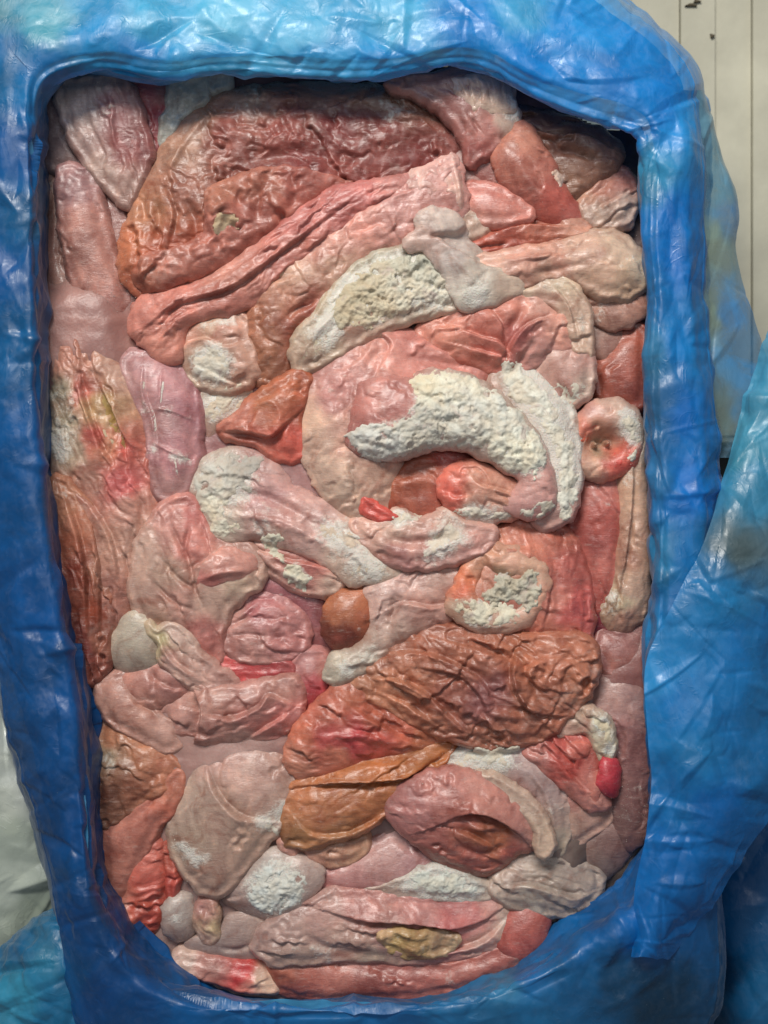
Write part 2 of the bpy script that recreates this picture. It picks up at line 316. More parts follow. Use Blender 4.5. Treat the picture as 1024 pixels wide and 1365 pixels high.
def crust_on(parent, out, t=2.6, lump=9, cols=None, holes=.5, z=0, seed=None, name='frost_crust', mat=None, st=1.5, hard=False):
    seed = seed if seed is not None else len(bpy.data.objects) * 3 + 5
    pol = cr(out, 6); x0, x1 = pol[:, 0].min() - 6, pol[:, 0].max() + 6; y0, y1 = pol[:, 1].min() - 6, pol[:, 1].max() + 6
    X, Y = np.meshgrid(np.arange(x0, x1, st), np.arange(y0, y1, st))
    ins = inside(X, Y, pol); d = seg_dist(X, Y, pol, True)[0]; d = np.where(ins, d, -d)
    d = d + (.8 if hard else 10) * fbm(X / 16, Y / 16, seed, 4) + (1.2 if hard else 3.0) * fbm(X / 4.5, Y / 4.5, seed + 9, 2)
    hn = fbm(X / 20, Y / 20, seed + 13, 4)
    d = np.where(hn < -.3, np.minimum(d, (hn + .3) * 40 * holes + 4), d)
    fi = np.clip((X - GX0) / ST, 0, GW - 2); fj = np.clip((Y - GY0) / ST, 0, GH - 2); a = fi.astype(int); b = fj.astype(int); u = fi - a; v = fj - b
    G = GM[b, a] * (1 - u) * (1 - v) + GM[b, a + 1] * u * (1 - v) + GM[b + 1, a] * (1 - u) * v + GM[b + 1, a + 1] * u * v
    G = np.maximum(blur(G, 2), -16)
    p = np.sqrt(np.clip(1 - np.exp(-np.clip(d, 0, 99) / 9), 0, 1))
    L = np.minimum(1, billow(X / lump, Y / lump, seed + 3, 3) * 1.6)
    L2 = billow(X / (lump * 2.4), Y / (lump * 2.4), seed + 8, 2)
    Z = G + z - 1.0 + p * (.4 + t * .72 * (.25 + .65 * L + .9 * L2) + .5 * fbm(X / 3.2, Y / 3.2, seed + 17, 2))
    ok = d > -2.5; keep = ok[:-1, :-1] & ok[1:, :-1] & ok[:-1, 1:] & ok[1:, 1:]
    used = np.zeros(ok.shape, bool); used[:-1, :-1] |= keep; used[1:, :-1] |= keep; used[:-1, 1:] |= keep; used[1:, 1:] |= keep
    idx = -np.ones(ok.shape, int); idx[used] = np.arange(used.sum()); zc = float(G[used].mean()) * MM
    wx, wy = unproj(X[used], Y[used], zc); V = np.stack([wx, wy, Z[used] * MM], 1); jj, ii = np.nonzero(keep)
    F = np.stack([idx[jj + 1, ii], idx[jj + 1, ii + 1], idx[jj, ii + 1], idx[jj, ii]], 1)
    me = parent.data if parent is not None else None
    if me is not None and name == 'frost_crust' and 'frost' in me.attributes:     # powder thins out beyond the crust
        n_ = len(me.vertices); vc = np.empty(n_ * 3, np.float32); me.vertices.foreach_get('co', vc); vc = vc.reshape(-1, 3) + np.array(parent.location)
        vx = vc[:, 0] / (PX * (D - vc[:, 2]) / D) + 512; vy = 682.5 - vc[:, 1] / (PX * (D - vc[:, 2]) / D)
        dv = seg_dist(vx, vy, pol, True)[0]; dv = np.where(inside(vx, vy, pol), dv, -dv); fa = np.empty(n_, np.float32); me.attributes['frost'].data.foreach_get('value', fa)
        fa = fa + .30 * sst(-18, 4, dv); me.attributes['frost'].data.foreach_set('value', fa.astype(np.float32))
    cols = [(a_, b_, c_) for a_, b_, c_ in (cols or [(0, 0, 'e4e1d6')])]; gain = 1.18 if (mat or MC) is MC else 1.0
    cols = cols or [(0, 0, 'e4e1d6')]
    col = np.clip(ecolor(X, Y, cols, seed)[used] * gain, 0, .86)
    ox = np.array(parent.location) if parent is not None else np.zeros(3)
    o = mesh_obj(name, V - ox, F, mat or MC, parent, {'tint': ('FLOAT_COLOR', col)})
    o['label'] = 'white frosty crust' if name == 'frost_crust' else name.replace('_', ' ')
    return o
# ================================================================ the frozen offal, piece by piece; tints near the walls include their shade
G1 = 'pale gut tubes in the box'
def frs(*a): return list(a)
# ---- top left
piece('meat_scrap', 'dark red meat scrap tucked under the top fold of the liner in the left corner', [(70,100),(130,88),(180,95),(300,92),(330,110),(240,150),(120,150),(70,140)], [(120,95,'5a3032'),(200,110,'6a3638'),(300,100,'5c3836')], z=-14, h=5)
piece('tissue_slab', 'narrow greyish mauve slab in the top left corner against the liner', [(58,135),(74,140),(90,170),(112,208),(120,224),(98,224),(58,215)], [(70,160,'84706f'),(95,205,'8c7672'),(70,205,'7d6a68')], z=-8, h=6, R=10, wr=[(70,14,3,.7)], frost=[(75,150,25,.25)])
piece('gut_tube', 'short dusky tube hidden between the grey slab and the brown stomach fold', [(120,230),(150,250),(168,285),(172,330),(170,372),(152,362),(138,330),(124,285)], [(150,270,'8a625c'),(160,340,'94706a')], z=-12, h=10, R=14)
piece('gut_tube', 'leftmost pinkish tube running down against the left liner wall', [(60,224),(76,238),(82,290),(86,335),(98,375),(122,412),(138,436),(105,440),(60,430)], [(68,260,'97766b'),(75,330,'90695f'),(100,410,'a07a6e')], z=-12, h=12, R=18, group=G1, frost=[(64,245,16,.5),(70,290,12,.4)])
piece('gut_tube', 'long mauve pink tube curving down beside the brown stomach at upper left', [(82,224),(112,226),(128,245),(136,285),(150,335),(166,380),(172,415),(160,430),(135,428),(108,408),(94,370),(84,320),(78,265)], [(98,245,'8f6b6a'),(108,300,'a5766c'),(125,360,'a8776c'),(150,410,'9c6c64'),(92,340,'8f655c')], z=-6, h=15, R=26, wr=[(80,30,2,.8)], group=G1, frost=[(115,340,22,.25),(92,330,12,.3)], seed=41)
piece('tissue_slab', 'large tapering pale grey and pink slab at the top left corner', [(76,116),(96,107),(150,104),(172,112),(181,135),(190,165),(198,200),(187,235),(172,268),(158,266),(140,246),(106,205),(88,165)], [(95,125,'9b8a82'),(120,150,'9c8680'),(110,190,'957c76'),(150,150,'8a5f5f'),(165,200,'8b5552'),(180,190,'7c4a48'),(160,250,'a08076'),(135,225,'a58a80'),(135,115,'8a7a76')], z=2, h=7, R=9, wr=[(72,9,6,.8)], cr_=[([(145,125),(152,150),(150,175),(158,205)],3,1.6),([(110,150),(125,180),(140,215)],5,-1)], frost=[(120,130,40,.3),(150,235,25,.3),(145,150,12,.4)], seed=44)
piece('meat_wedge', 'small crimson wedge between two grey slabs at the top edge', [(176,110),(200,105),(224,106),(226,135),(218,160),(211,200),(203,205),(196,190),(187,155)], [(200,120,'9c5456'),(205,160,'8f3f44'),(207,190,'7a3a3c'),(215,120,'9a6864')], z=-3, h=6, R=8, wr=[(80,12,3,.6)], frost=[(205,120,18,.2)])
piece('fat_slab', 'cracked off white slab under the top fold of the liner', [(229,110),(250,103),(274,101),(276,128),(262,140),(240,160),(222,188),(212,192),(216,165),(226,135)], [(245,120,'a3a29a'),(235,150,'9c9a92'),(220,180,'8f8c84')], z=-2, h=6, R=7, frost=[(240,140,50,.5)], rough=.9)
piece('fat_slab', 'smallest off white slab right of the cracked one at the top edge', [(278,100),(304,97),(308,116),(290,124),(279,126)], [(290,110,'a3a199')], z=-3, h=5, R=7, frost=[(290,110,30,.5)])
# ---- the big brown stomach
st = piece('stomach', 'largest brown stomach, long and wrinkled, arching under the top edge of the liner', [(160,340),(162,310),(176,280),(186,255),(205,215),(222,182),(248,150),(280,127),(320,112),(380,106),(450,105),(510,107),(545,116),(582,138),(615,165),(636,200),(634,224),(600,232),(560,235),(520,250),(470,262),(430,285),(390,310),(340,335),(300,365),(255,382),(212,392),(180,385),(162,362)],
  [(330,125,'8c6e60'),(420,125,'7a5a50'),(500,120,'8e7264'),(560,140,'8a6456'),(270,155,'8f6c5c'),(240,200,'95705e'),(200,280,'a5735a'),(175,330,'a8664a'),(210,350,'a85f4a'),(300,180,'874f46'),(380,170,'7f453e'),(450,170,'753b37'),(520,180,'7a443e'),(600,190,'8a5650'),(330,220,'7d4a42'),(400,215,'743a36'),(480,220,'7d443e'),(250,260,'8a5a4c'),(260,330,'a8624e'),(560,215,'804440')],
  z=-4, h=20, R=44, wr=[(65,26,2.4,2.0),(20,15,3,.8)], cr_=[([(208,262),(214,300),(206,330)],6,-3),([(224,255),(236,290),(228,325)],6,-3,1),([(245,262),(262,300),(256,330)],6,-2.5),([(190,262),(192,300)],5,-2),([(300,240),(340,215),(400,205),(450,215)],12,-4),([(290,135),(240,200),(215,260)],5,1.5),([(480,120),(540,150),(600,180)],10,2)],
  frost=[(330,120,45,.3),(540,130,50,.45),(500,165,40,.25),(590,170,30,.4),(380,190,40,.15),(250,180,40,.2),(270,280,20,.2)], seed=90)
piece('stomach_fold', 'reddish brown leaf-like inner fold', [(176,372),(200,345),(250,330),(275,310),(276,285),(280,262),(300,245),(340,230),(390,226),(440,236),(470,245),(430,262),(400,285),(360,320),(320,345),(280,365),(230,385),(195,392)], [(300,265,'a06a58'),(350,245,'a06656'),(400,245,'985a50'),(300,320,'a4685c'),(230,360,'a5685a'),(340,300,'9e6054'),(190,372,'9c604e')], z=1, h=7, R=18, ride=1.0, parent=st, wr=[(-35,20,3,1.6),(60,16,2,.8)], cr_=[([(285,262),(310,262),(330,290)],6,-2),([(330,240),(345,270),(340,310)],7,-2.5),([(385,230),(395,262),(375,300)],6,-2)], seed=95, skirt=8, frost=[(300,300,20,.3),(340,260,30,.15)])
crust_on(st, [(288,292),(305,285),(312,296),(300,306),(284,310)], t=.5, lump=14, cols=[(0,0,'b9a488')], name='fat_scrap')
piece('pink_strip', 'long twisted pink strip lying diagonally below the brown stomach', [(172,430),(178,405),(200,392),(240,383),(285,365),(330,335),(375,300),(415,272),(455,252),(500,244),(545,238),(552,250),(520,268),(480,290),(440,318),(405,345),(375,368),(345,395),(310,412),(270,418),(245,430),(236,452),(230,478),(206,470),(184,452)], [(190,420,'b8776a'),(230,395,'b9786c'),(300,375,'bc8476'),(300,400,'a86a5e'),(400,300,'b5716a'),(400,330,'b07064'),(480,262,'b56e68'),(530,248,'b98078'),(215,455,'b4786a')], z=6, h=11, R=16, wr=[(-33,13,7,1.5),(-30,7,4,.5)], cr_=[([(190,440),(240,405),(310,385),(380,335),(460,275)],5,-3.2,-1),([(240,392),(320,355),(400,296),(470,258)],4,-2,1),([(205,462),(235,425),(270,408)],4,-2,1)], frost=[(300,372,30,.3),(430,300,30,.2)], seed=102)
# ---- pale mass under the strip
piece('offal_lump', 'rounded cream and pink lump with white rime below the pink strip', [(230,462),(236,435),(258,420),(300,414),(322,416),(330,450),(342,488),(330,510),(300,520),(262,512),(244,492)], [(245,445,'bc8d7c'),(280,425,'bd9a84'),(300,440,'b98a7a'),(285,480,'bfab98'),(320,480,'ab8272'),(260,500,'b39a88')], z=-2, h=15, R=24, wr=[(20,20,1.5,1.4)], cr_=[([(236,462),(270,450),(300,462),(325,455)],5,-2.5,1)], frost=[(283,482,28,.9),(300,425,22,.6),(270,430,15,.5)], crust=[([(252,478),(275,462),(298,466),(310,485),(300,508),(270,510),(252,498)],2.2,10,[(0,0,'cdc6b8')])], seed=110)
piece('offal_lump', 'crumbly frosted cream patch left of the folded orange flap', [(264,535),(280,520),(305,512),(328,512),(334,530),(322,545),(310,560),(290,590),(270,600),(262,570)], [(300,530,'b3a291'),(280,560,'a58a7c'),(275,590,'95726a')], z=-6, h=8, R=16, frost=[(300,535,30,.9)], crust=[([(264,545),(282,522),(310,512),(334,516),(325,540),(300,556),(275,560)],2.0,7,[(0,0,'c9bfae')],1)], seed=112)
# ---- stomach with cream patch
s3 = piece('stomach', 'long pink and brown stomach with a smooth cream glaze along its lower edge', [(330,478),(328,440),(336,402),(352,372),(385,342),(425,312),(470,282),(505,260),(535,240),(570,226),(602,212),(614,238),(620,268),(612,300),(580,308),(545,322),(505,340),(478,362),(450,392),(425,420),(400,450),(385,488),(370,512),(346,508)], [(530,260,'c08c84'),(480,300,'be8478'),(430,330,'bc8678'),(400,365,'bb9480'),(370,400,'ad7c68'),(350,430,'9a6650'),(345,470,'95644e'),(365,490,'8a5c48'),(390,440,'8c4f40'),(410,410,'96584a'),(560,290,'c09088'),(450,360,'b8917e')], z=4, h=15, R=26, wr=[(-35,14,3,.9),(60,18,2,.8)], cr_=[([(375,430),(400,408),(430,392)],6,-2.5),([(385,470),(395,440),(415,418)],4,-2.5,1)], frost=[(430,335,35,.25),(500,290,40,.15)], seed=120)
crust_on(s3, [(356,408),(362,380),(385,362),(415,350),(445,342),(478,334),(474,346),(450,352),(430,366),(405,384),(385,398),(372,418),(360,420)], t=.5, lump=22, cols=[(0,0,'bfa890')], holes=.3, name='cream_glaze')
piece('membrane_flap', 'torn pale pink flap', [(528,250),(545,234),(575,222),(592,213),(603,207),(611,222),(616,250),(620,278),(612,300),(594,298),(576,284),(556,270),(540,258)], [(550,240,'c8a298'),(590,230,'c49a92'),(612,260,'caa598'),(580,265,'b98a80')], z=-1, h=3.5, R=9, ride=.9, parent=s3, cr_=[([(600,212),(606,240),(612,270),(612,295)],4,2.2),([(560,235),(585,255),(596,290)],4,-1.4),([(575,225),(592,245)],4,-1.2)], wr=[(60,9,3,.6)], skirt=5, seed=123, frost=[(600,215,14,.4),(590,290,16,.4)])
# ---- cream crusted fold
s4 = piece('tripe_fold', 'cream crusted fold lying under the glazed stomach near the top centre', [(390,472),(398,445),(422,420),(440,392),(468,362),(500,340),(540,330),(575,325),(605,340),(640,358),(690,372),(694,388),(660,402),(610,410),(565,418),(520,436),(490,448),(455,468),(425,484),(400,492)], [(420,450,'b09c88'),(450,410,'b5a48c'),(500,370,'aaa290'),(560,350,'a09484'),(600,370,'b8a898'),(660,385,'b8a08e'),(480,440,'b59685'),(410,480,'a58a78')], z=10, h=10, R=22, wr=[(-35,16,3,1.3)], cr_=[([(405,470),(430,435),(465,400),(500,372)],4,1.5)], frost=[(470,390,50,.6),(560,370,50,.7),(430,440,30,.5)], crust=[([(440,420),(455,388),(490,356),(530,338),(570,334),(600,350),(640,372),(660,388),(640,402),(600,404),(560,410),(525,425),(490,436),(470,430),(455,440)],4.2,9,[(480,390,'bcb29b'),(560,350,'aaa89a'),(560,395,'cfcaba'),(620,390,'cdc8ba'),(500,420,'c4b9a2')],.6),([(400,478),(412,448),(438,428),(450,440),(440,462),(418,480)],1.0,9,[(0,0,'b9ac95')],1.2)], seed=130)
piece('ice_drip', 'milky white drip of ice running down from the torn pink flap', [(560,290),(578,285),(600,288),(616,300),(622,318),(640,334),(672,350),(694,368),(692,386),(668,396),(645,408),(620,408),(606,392),(596,368),(584,350),(566,330),(545,328),(560,312)], [(590,300,'bba99f'),(600,340,'b8aaa2'),(640,365,'b0a296'),(630,398,'c2b9ac'),(680,380,'b39d8d'),(565,320,'ad8f84')], z=14, h=7, R=14, ride=.25, frost=[(600,330,30,.35),(632,398,20,.9),(650,370,25,.3)], cr_=[([(575,295),(592,320),(608,350),(640,375)],8,1.6)], seed=135, rough=.6)
# ---- top right
s5 = piece('meat_piece', 'pink meat piece with a flat cut face at the top edge beside the brown stomach', [(520,108),(560,100),(590,95),(612,86),(628,82),(645,92),(676,108),(686,135),(692,172),(668,192),(640,208),(628,212),(618,180),(598,152),(565,128)], [(560,110,'906a64'),(610,110,'94716a'),(600,140,'8c5f5a'),(650,115,'a07e74'),(650,175,'a06a62'),(640,195,'945650'),(680,160,'b0988a')], z=6, h=12, R=18, wr=[(60,12,3,.6)], frost=[(600,110,30,.3),(682,150,16,.7)], seed=140)
piece('fat_layer', 'pale fibrous fat layer', [(598,122),(610,112),(650,104),(676,110),(682,135),(684,156),(660,160),(632,158),(615,148)], [(620,125,'b0968a'),(660,115,'ad9488'),(650,145,'b59c8c')], z=0, h=3, R=6, ride=.9, parent=s5, wr=[(75,6,6,.8)], skirt=5, frost=[(680,140,16,.6),(640,115,20,.2)], seed=142)
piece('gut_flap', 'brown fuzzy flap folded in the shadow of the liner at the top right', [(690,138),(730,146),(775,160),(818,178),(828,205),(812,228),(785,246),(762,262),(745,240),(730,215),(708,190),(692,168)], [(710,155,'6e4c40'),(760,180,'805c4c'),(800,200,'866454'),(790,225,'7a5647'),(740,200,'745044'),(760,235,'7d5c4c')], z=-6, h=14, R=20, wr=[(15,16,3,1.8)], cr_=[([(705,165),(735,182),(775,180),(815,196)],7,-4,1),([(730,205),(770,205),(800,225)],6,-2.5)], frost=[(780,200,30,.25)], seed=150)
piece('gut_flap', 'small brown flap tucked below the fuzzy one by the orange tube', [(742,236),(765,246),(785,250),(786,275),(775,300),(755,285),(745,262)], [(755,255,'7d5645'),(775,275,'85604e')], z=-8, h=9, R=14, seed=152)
piece('meat_piece', 'dim pink piece in the hollow between the cut meat and the orange tube', [(628,205),(650,198),(672,200),(690,225),(705,262),(700,285),(672,275),(640,250),(618,240)], [(650,220,'925f58'),(680,260,'9c6a60')], z=-3, h=10, R=18, frost=[(660,240,20,.2)], seed=154)
tb = piece('gut_tube', 'smooth orange brown tube ending in a small white nub at upper right', [(664,200),(684,178),(698,164),(716,184),(736,214),(748,240),(762,262),(778,284),(770,294),(730,286),(706,276),(684,250),(668,225)], [(700,190,'a8705e'),(690,220,'a36658'),(720,230,'ad6e60'),(740,265,'a8574c'),(700,255,'8f5248'),(765,285,'b0645a')], z=4, h=14, R=24, frost=[(715,250,20,.2),(700,175,12,.3)], cr_=[([(680,200),(705,245),(735,280)],10,1.5)], seed=156)
crust_on(tb, [(738,232),(750,230),(754,240),(745,246),(738,242)], t=3.5, lump=6, cols=[(0,0,'c9b0a2')], name='white_nub')
piece('meat_piece', 'striped pink and grey piece against the right liner wall near the top', [(776,272),(790,250),(810,232),(832,220),(846,234),(850,262),(844,288),(825,304),(795,300),(780,292)], [(810,245,'a87465'),(835,240,'a06a60'),(830,275,'b29c90'),(800,285,'ab9284'),(790,268,'a8806e')], z=-4, h=12, R=18, wr=[(-30,9,5,1.2)], cr_=[([(788,284),(815,268),(845,252)],4,-2,1)], frost=[(825,280,25,.35)], seed=158)
piece('gut_tube', 'short salmon pink tube beside the torn flap', [(616,248),(632,240),(662,246),(692,262),(708,280),(700,294),(665,298),(630,296),(618,278)], [(640,258,'bc7c72'),(680,272,'b8766a'),(640,288,'b07a6e')], z=5, h=10, R=20, frost=[(690,268,12,.3)], seed=160)
piece('offal_lump', 'small pale rimed lump under the salmon tube', [(616,285),(640,278),(656,288),(650,305),(630,318),(612,322),(614,300)], [(635,295,'b59a8a')], z=6, h=7, R=14, frost=[(635,292,16,.6)], seed=161)
piece('meat_strip', 'reddish folded strip running right beneath the orange tube', [(608,330),(622,315),(648,296),(690,284),(740,286),(775,290),(790,302),(772,316),(725,320),(690,328),(650,336),(625,340)], [(630,325,'b05e4e'),(660,305,'a55c4c'),(720,298,'ad6c5a'),(770,300,'b0806e'),(680,322,'9c5244')], z=2, h=10, R=14, wr=[(-8,10,7,1.6)], cr_=[([(640,318),(690,300),(745,300),(780,306)],4,-3,1)], frost=[(745,290,18,.4)], seed=163)
piece('stomach', 'smooth pale bulbous stomach end touching the right liner wall near the top', [(622,345),(650,338),(690,330),(730,325),(765,315),(795,304),(828,306),(852,322),(866,350),(864,374),(848,390),(820,394),(795,386),(765,372),(730,372),(690,382),(655,372)], [(660,350,'bc9484'),(700,345,'bd8c7c'),(740,345,'c0907e'),(780,330,'bd9a88'),(825,330,'c0a590'),(855,355,'cbb49c'),(800,365,'b89682'),(720,365,'ad8876'),(845,380,'a88a74')], z=6, h=20, R=36, wr=[(-10,18,3,1.0)], cr_=[([(655,352),(700,345),(760,340)],5,1.5),([(700,365),(760,355),(790,350)],5,-1.5)], frost=[(800,330,40,.25),(690,370,30,.3),(850,350,25,.2),(735,362,20,.3)], seed=166)
piece('tripe_fold', 'fuzzy pale fold below the bulbous stomach end on the right', [(766,370),(800,382),(835,392),(860,386),(860,412),(840,430),(812,434),(792,420),(776,396)], [(790,385,'b8907e'),(830,405,'ad8272'),(820,425,'9c7466'),(850,400,'a57868')], z=0, h=10, R=16, wr=[(40,12,3,1.6)], frost=[(800,395,22,.45),(800,425,20,.4)], seed=168)
piece('tripe_fold', 'cream collar curving round the creased pink folds at right', [(660,392),(700,376),(735,366),(758,372),(774,392),(784,420),(790,455),(784,482),(768,470),(756,440),(738,410),(706,402),(672,408)], [(700,388,'b9a08c'),(745,380,'bfaa94'),(770,420,'bb9d8a'),(780,460,'b39684'),(730,400,'b28c7c')], z=8, h=10, R=12, wr=[(20,12,3,1.2)], cr_=[([(735,378),(758,410),(770,455)],4,-2,1)], frost=[(730,378,30,.5),(775,430,22,.5)], seed=170)
piece('gut_flap', 'dusky misted piece right of the cream collar', [(784,408),(812,420),(835,428),(840,450),(826,470),(804,478),(788,462)], [(805,435,'9c7a6c'),(820,455,'8f665a')], z=-5, h=8, R=16, frost=[(800,430,20,.4)], seed=171)
piece('stomach', 'rust red rounded piece pressed against the right liner wall', [(790,478),(812,462),(842,432),(860,440),(862,480),(858,535),(838,545),(812,535),(794,510)], [(820,470,'a05c4c'),(845,460,'96503f'),(835,500,'9c5446'),(810,520,'84483c'),(850,520,'7a4038')], z=-5, h=14, R=26, frost=[(830,470,16,.35),(845,440,14,.3)], seed=173)
s6 = piece('stomach', 'pink stomach with deep puckered creases below the crusted cream fold', [(560,438),(590,424),(615,412),(650,402),(690,396),(725,398),(748,410),(766,436),(780,466),(765,482),(735,484),(705,492),(680,498),(640,486),(600,474),(575,462)], [(600,440,'be8070'),(640,430,'b97466'),(680,415,'b87a6c'),(720,410,'bd8e80'),(750,440,'be897a'),(690,450,'a5605a'),(660,470,'bc7468'),(630,478,'c07a6c'),(720,470,'b08078')], z=4, h=16, R=30, wr=[(-40,20,2,1.2)], cr_=[([(600,432),(640,448),(668,458),(690,486)],6,-3.5,1),([(650,410),(668,432),(672,456)],6,-3,1),([(740,420),(705,432),(684,452),(676,478)],6,-4,-1),([(700,404),(690,425),(676,444)],6,-3),([(620,462),(650,470),(675,478)],5,-3,1),([(715,455),(700,470),(690,490)],5,-3)], frost=[(745,430,20,.2)], seed=175)
# ---- centre
piece('stomach', 'misted pink lobe lit from above at the upper right of the centre spiral', [(705,480),(722,458),(748,449),(772,458),(788,482),(790,508),(780,530),(758,540),(735,522),(718,500)], [(740,465,'c09a8e'),(770,480,'bd958a'),(750,510,'b0857a'),(780,515,'bba092')], z=4, h=14, R=26, frost=[(775,520,16,.5),(750,480,25,.15)], seed=178)
c1 = piece('gut_tube', 'thick pale C-shaped tube wrapping the left side of the centre', [(600,470),(572,452),(540,434),(505,434),(468,452),(430,476),(406,508),(398,545),(400,585),(410,625),(430,660),(462,690),(490,704),(515,690),(530,650),(540,600),(560,540),(610,520),(660,505),(700,500),(670,478),(640,474)], [(500,450,'c08a7e'),(545,450,'c08076'),(440,490,'b98880'),(450,520,'b67f78'),(410,560,'c2a08c'),(420,610,'c4a694'),(450,650,'c0a492'),(480,680,'bd9c8a'),(570,480,'bf8278'),(630,490,'bd8076'),(470,580,'b58a7c'),(480,640,'bb9684')], z=2, h=19, R=34, wr=[(-60,26,2,1.0)], cr_=[([(500,440),(520,458),(512,480)],7,-2.5,-1),([(540,450),(580,465),(640,480)],7,2),([(530,475),(580,482),(640,492)],6,-2)], frost=[(450,490,30,.25),(430,520,25,.25),(480,460,20,.15)], tilt=(-1.5,0), grow=4, seed=180)
c0 = piece('gut_tube', 'outer white crusted tube curving down the right side of the centre', [(664,486),(690,482),(722,500),(752,528),(770,560),(774,605),(772,650),(764,682),(742,700),(716,696),(720,640),(706,590),(680,545),(660,515)], [(700,500,'b9aa9c'),(750,560,'b5a092'),(755,640,'b08c82'),(750,680,'ac857c'),(690,530,'b0877c')], z=5, h=15, R=20, frost=[(700,510,40,.8),(740,570,50,.8),(750,630,40,.5),(755,520,20,.5)], crust=[([(668,486),(690,483),(708,500),(728,520),(744,548),(752,575),(766,590),(770,640),(768,680),(752,694),(742,670),(744,620),(730,580),(706,550),(680,525)],3.6,13,[(0,0,'d0cdc0')],.35),([(735,520),(750,505),(770,508),(785,515),(775,540),(755,545)],1.5,10,[(0,0,'c9c2b4')],1)], seed=184)
c2 = piece('stomach', 'centre stomach, a curled bean thickly crusted in white', [(463,590),(468,555),(482,512),(506,501),(545,505),(572,492),(612,495),(652,512),(690,545),(718,580),(736,618),(742,655),(733,684),(700,690),(672,672),(690,655),(696,640),(680,628),(650,612),(620,598),(590,596),(560,602),(522,612),(490,608)], [(510,530,'b27a72'),(530,545,'ad726a'),(485,560,'a26860'),(600,540,'b5a698'),(560,580,'a9988e'),(690,590,'b8a494'),(720,640,'bb8e86'),(715,670,'b58680')], z=17, h=17, R=24, cr_=[([(482,512),(510,506),(546,508)],5,1.5)], wr=[(30,22,2,1.0)], frost=[(600,550,60,.5),(500,595,30,.6),(700,600,40,.5)], tilt=(.5,0), grow=4, seed=188,
   crust=[([(545,504),(570,493),(610,495),(650,512),(690,544),(716,578),(730,606),(716,634),(688,630),(664,618),(640,600),(600,596),(560,602),(520,611),(484,606),(464,590),(470,570),(500,566),(530,562),(550,545),(553,522)],5.0,15,[(560,510,'d5cfb8'),(620,510,'d3cfbe'),(500,590,'c6c4bc'),(560,560,'bebcb2'),(620,550,'c6c4ba'),(690,590,'d6d3c2'),(680,560,'d0cfc4')],.3)])
piece('liver_piece', 'smooth rust brown wedge nestled inside the centre curl', [(505,662),(515,640),(540,618),(570,604),(600,598),(628,600),(622,630),(606,655),(590,682),(560,696),(530,690),(512,680)], [(530,650,'a05c46'),(570,630,'a5604c'),(600,615,'a05048'),(560,670,'9c5848'),(590,650,'a55a4c')], z=0, h=12, R=18, wr=[(30,24,2,1.0)], cr_=[([(518,650),(560,640),(600,650)],8,1.5)], frost=[(590,615,14,.25)], tilt=(.2,0), seed=190)
piece('meat_strip', 'thin scarlet lip at the left tip of the rust brown wedge', [(478,664),(492,664),(510,676),(528,688),(520,697),(498,692),(482,682)], [(500,680,'c95a50')], z=12, h=4, R=7, seed=191)
c5 = piece('offal_lobe', 'puffy peach lobe with a scarlet tip inside the centre curl', [(590,650),(598,630),(616,618),(640,620),(665,634),(695,648),(706,664),(690,684),(655,692),(620,690),(600,676)], [(600,648,'cc6456'),(608,635,'c87464'),(630,640,'c4907c'),(660,655,'bd8a76'),(690,665,'b88474'),(630,675,'bc9484'),(603,665,'c46658')], z=10, h=13, R=16, cr_=[([(628,630),(640,645),(665,652),(690,662)],4,-3,1),([(612,640),(622,655),(620,672)],4,-2)], wr=[(20,14,2,.9)], frost=[(640,684,28,.6)], tilt=(.2,0), seed=192, crust=[([(600,682),(622,674),(650,680),(680,678),(712,672),(735,668),(733,684),(705,692),(668,693),(630,693)],2.8,8,[(0,0,'c9c2b4')],.6)])
c6 = piece('membrane_bowl', 'pale ragged edged membrane under the centre curl, fringed in white', [(470,706),(478,694),(500,700),(530,684),(548,690),(562,700),(582,690),(598,680),(620,698),(650,704),(660,712),(646,732),(615,746),(570,756),(530,752),(496,736)], [(490,715,'bf9688'),(530,700,'c2a192'),(560,725,'bc8f84'),(600,710,'c0a090'),(620,730,'b08078'),(540,745,'ab7a74'),(590,742,'b28a82')], z=10, h=12, R=18, wr=[(-20,14,2,1.0)], cr_=[([(500,704),(535,722),(580,720),(620,706)],7,-3)], frost=[(600,705,30,.5),(535,690,16,.6),(580,740,25,.4)], seed=194, crust=[([(520,690),(532,680),(545,682),(560,690),(566,700),(550,698),(538,694),(530,704)],2.5,7,[(0,0,'cfc8ba')],.5),([(565,722),(585,706),(592,688),(606,690),(616,706),(626,722),(610,722),(600,730),(585,738),(560,748),(566,732)],2.0,7,[(0,0,'cdc4b6')],1)])
# ---- folded orange flap left of centre
f1 = piece('stomach_flap', 'rust orange folded flap with a coral red lip left of the pale tube', [(290,574),(318,552),(338,530),(368,510),(398,496),(410,505),(405,540),(398,565),(404,590),(406,604),(388,614),(362,608),(345,594),(318,586)], [(320,560,'b07060'),(350,535,'a5664c'),(385,515,'a05c42'),(360,560,'ad6a54'),(400,540,'a05844'),(345,590,'b86a5a'),(385,600,'c46456'),(400,590,'be5c50')], z=4, h=14, R=20, cr_=[([(292,574),(330,578),(360,584),(378,570),(392,556)],6,-4,-1),([(330,545),(360,535),(375,555),(360,575)],5,1.2)], wr=[(-30,20,2,.9)], frost=[(350,560,25,.25),(300,572,16,.4),(370,600,14,.3)], seed=196)
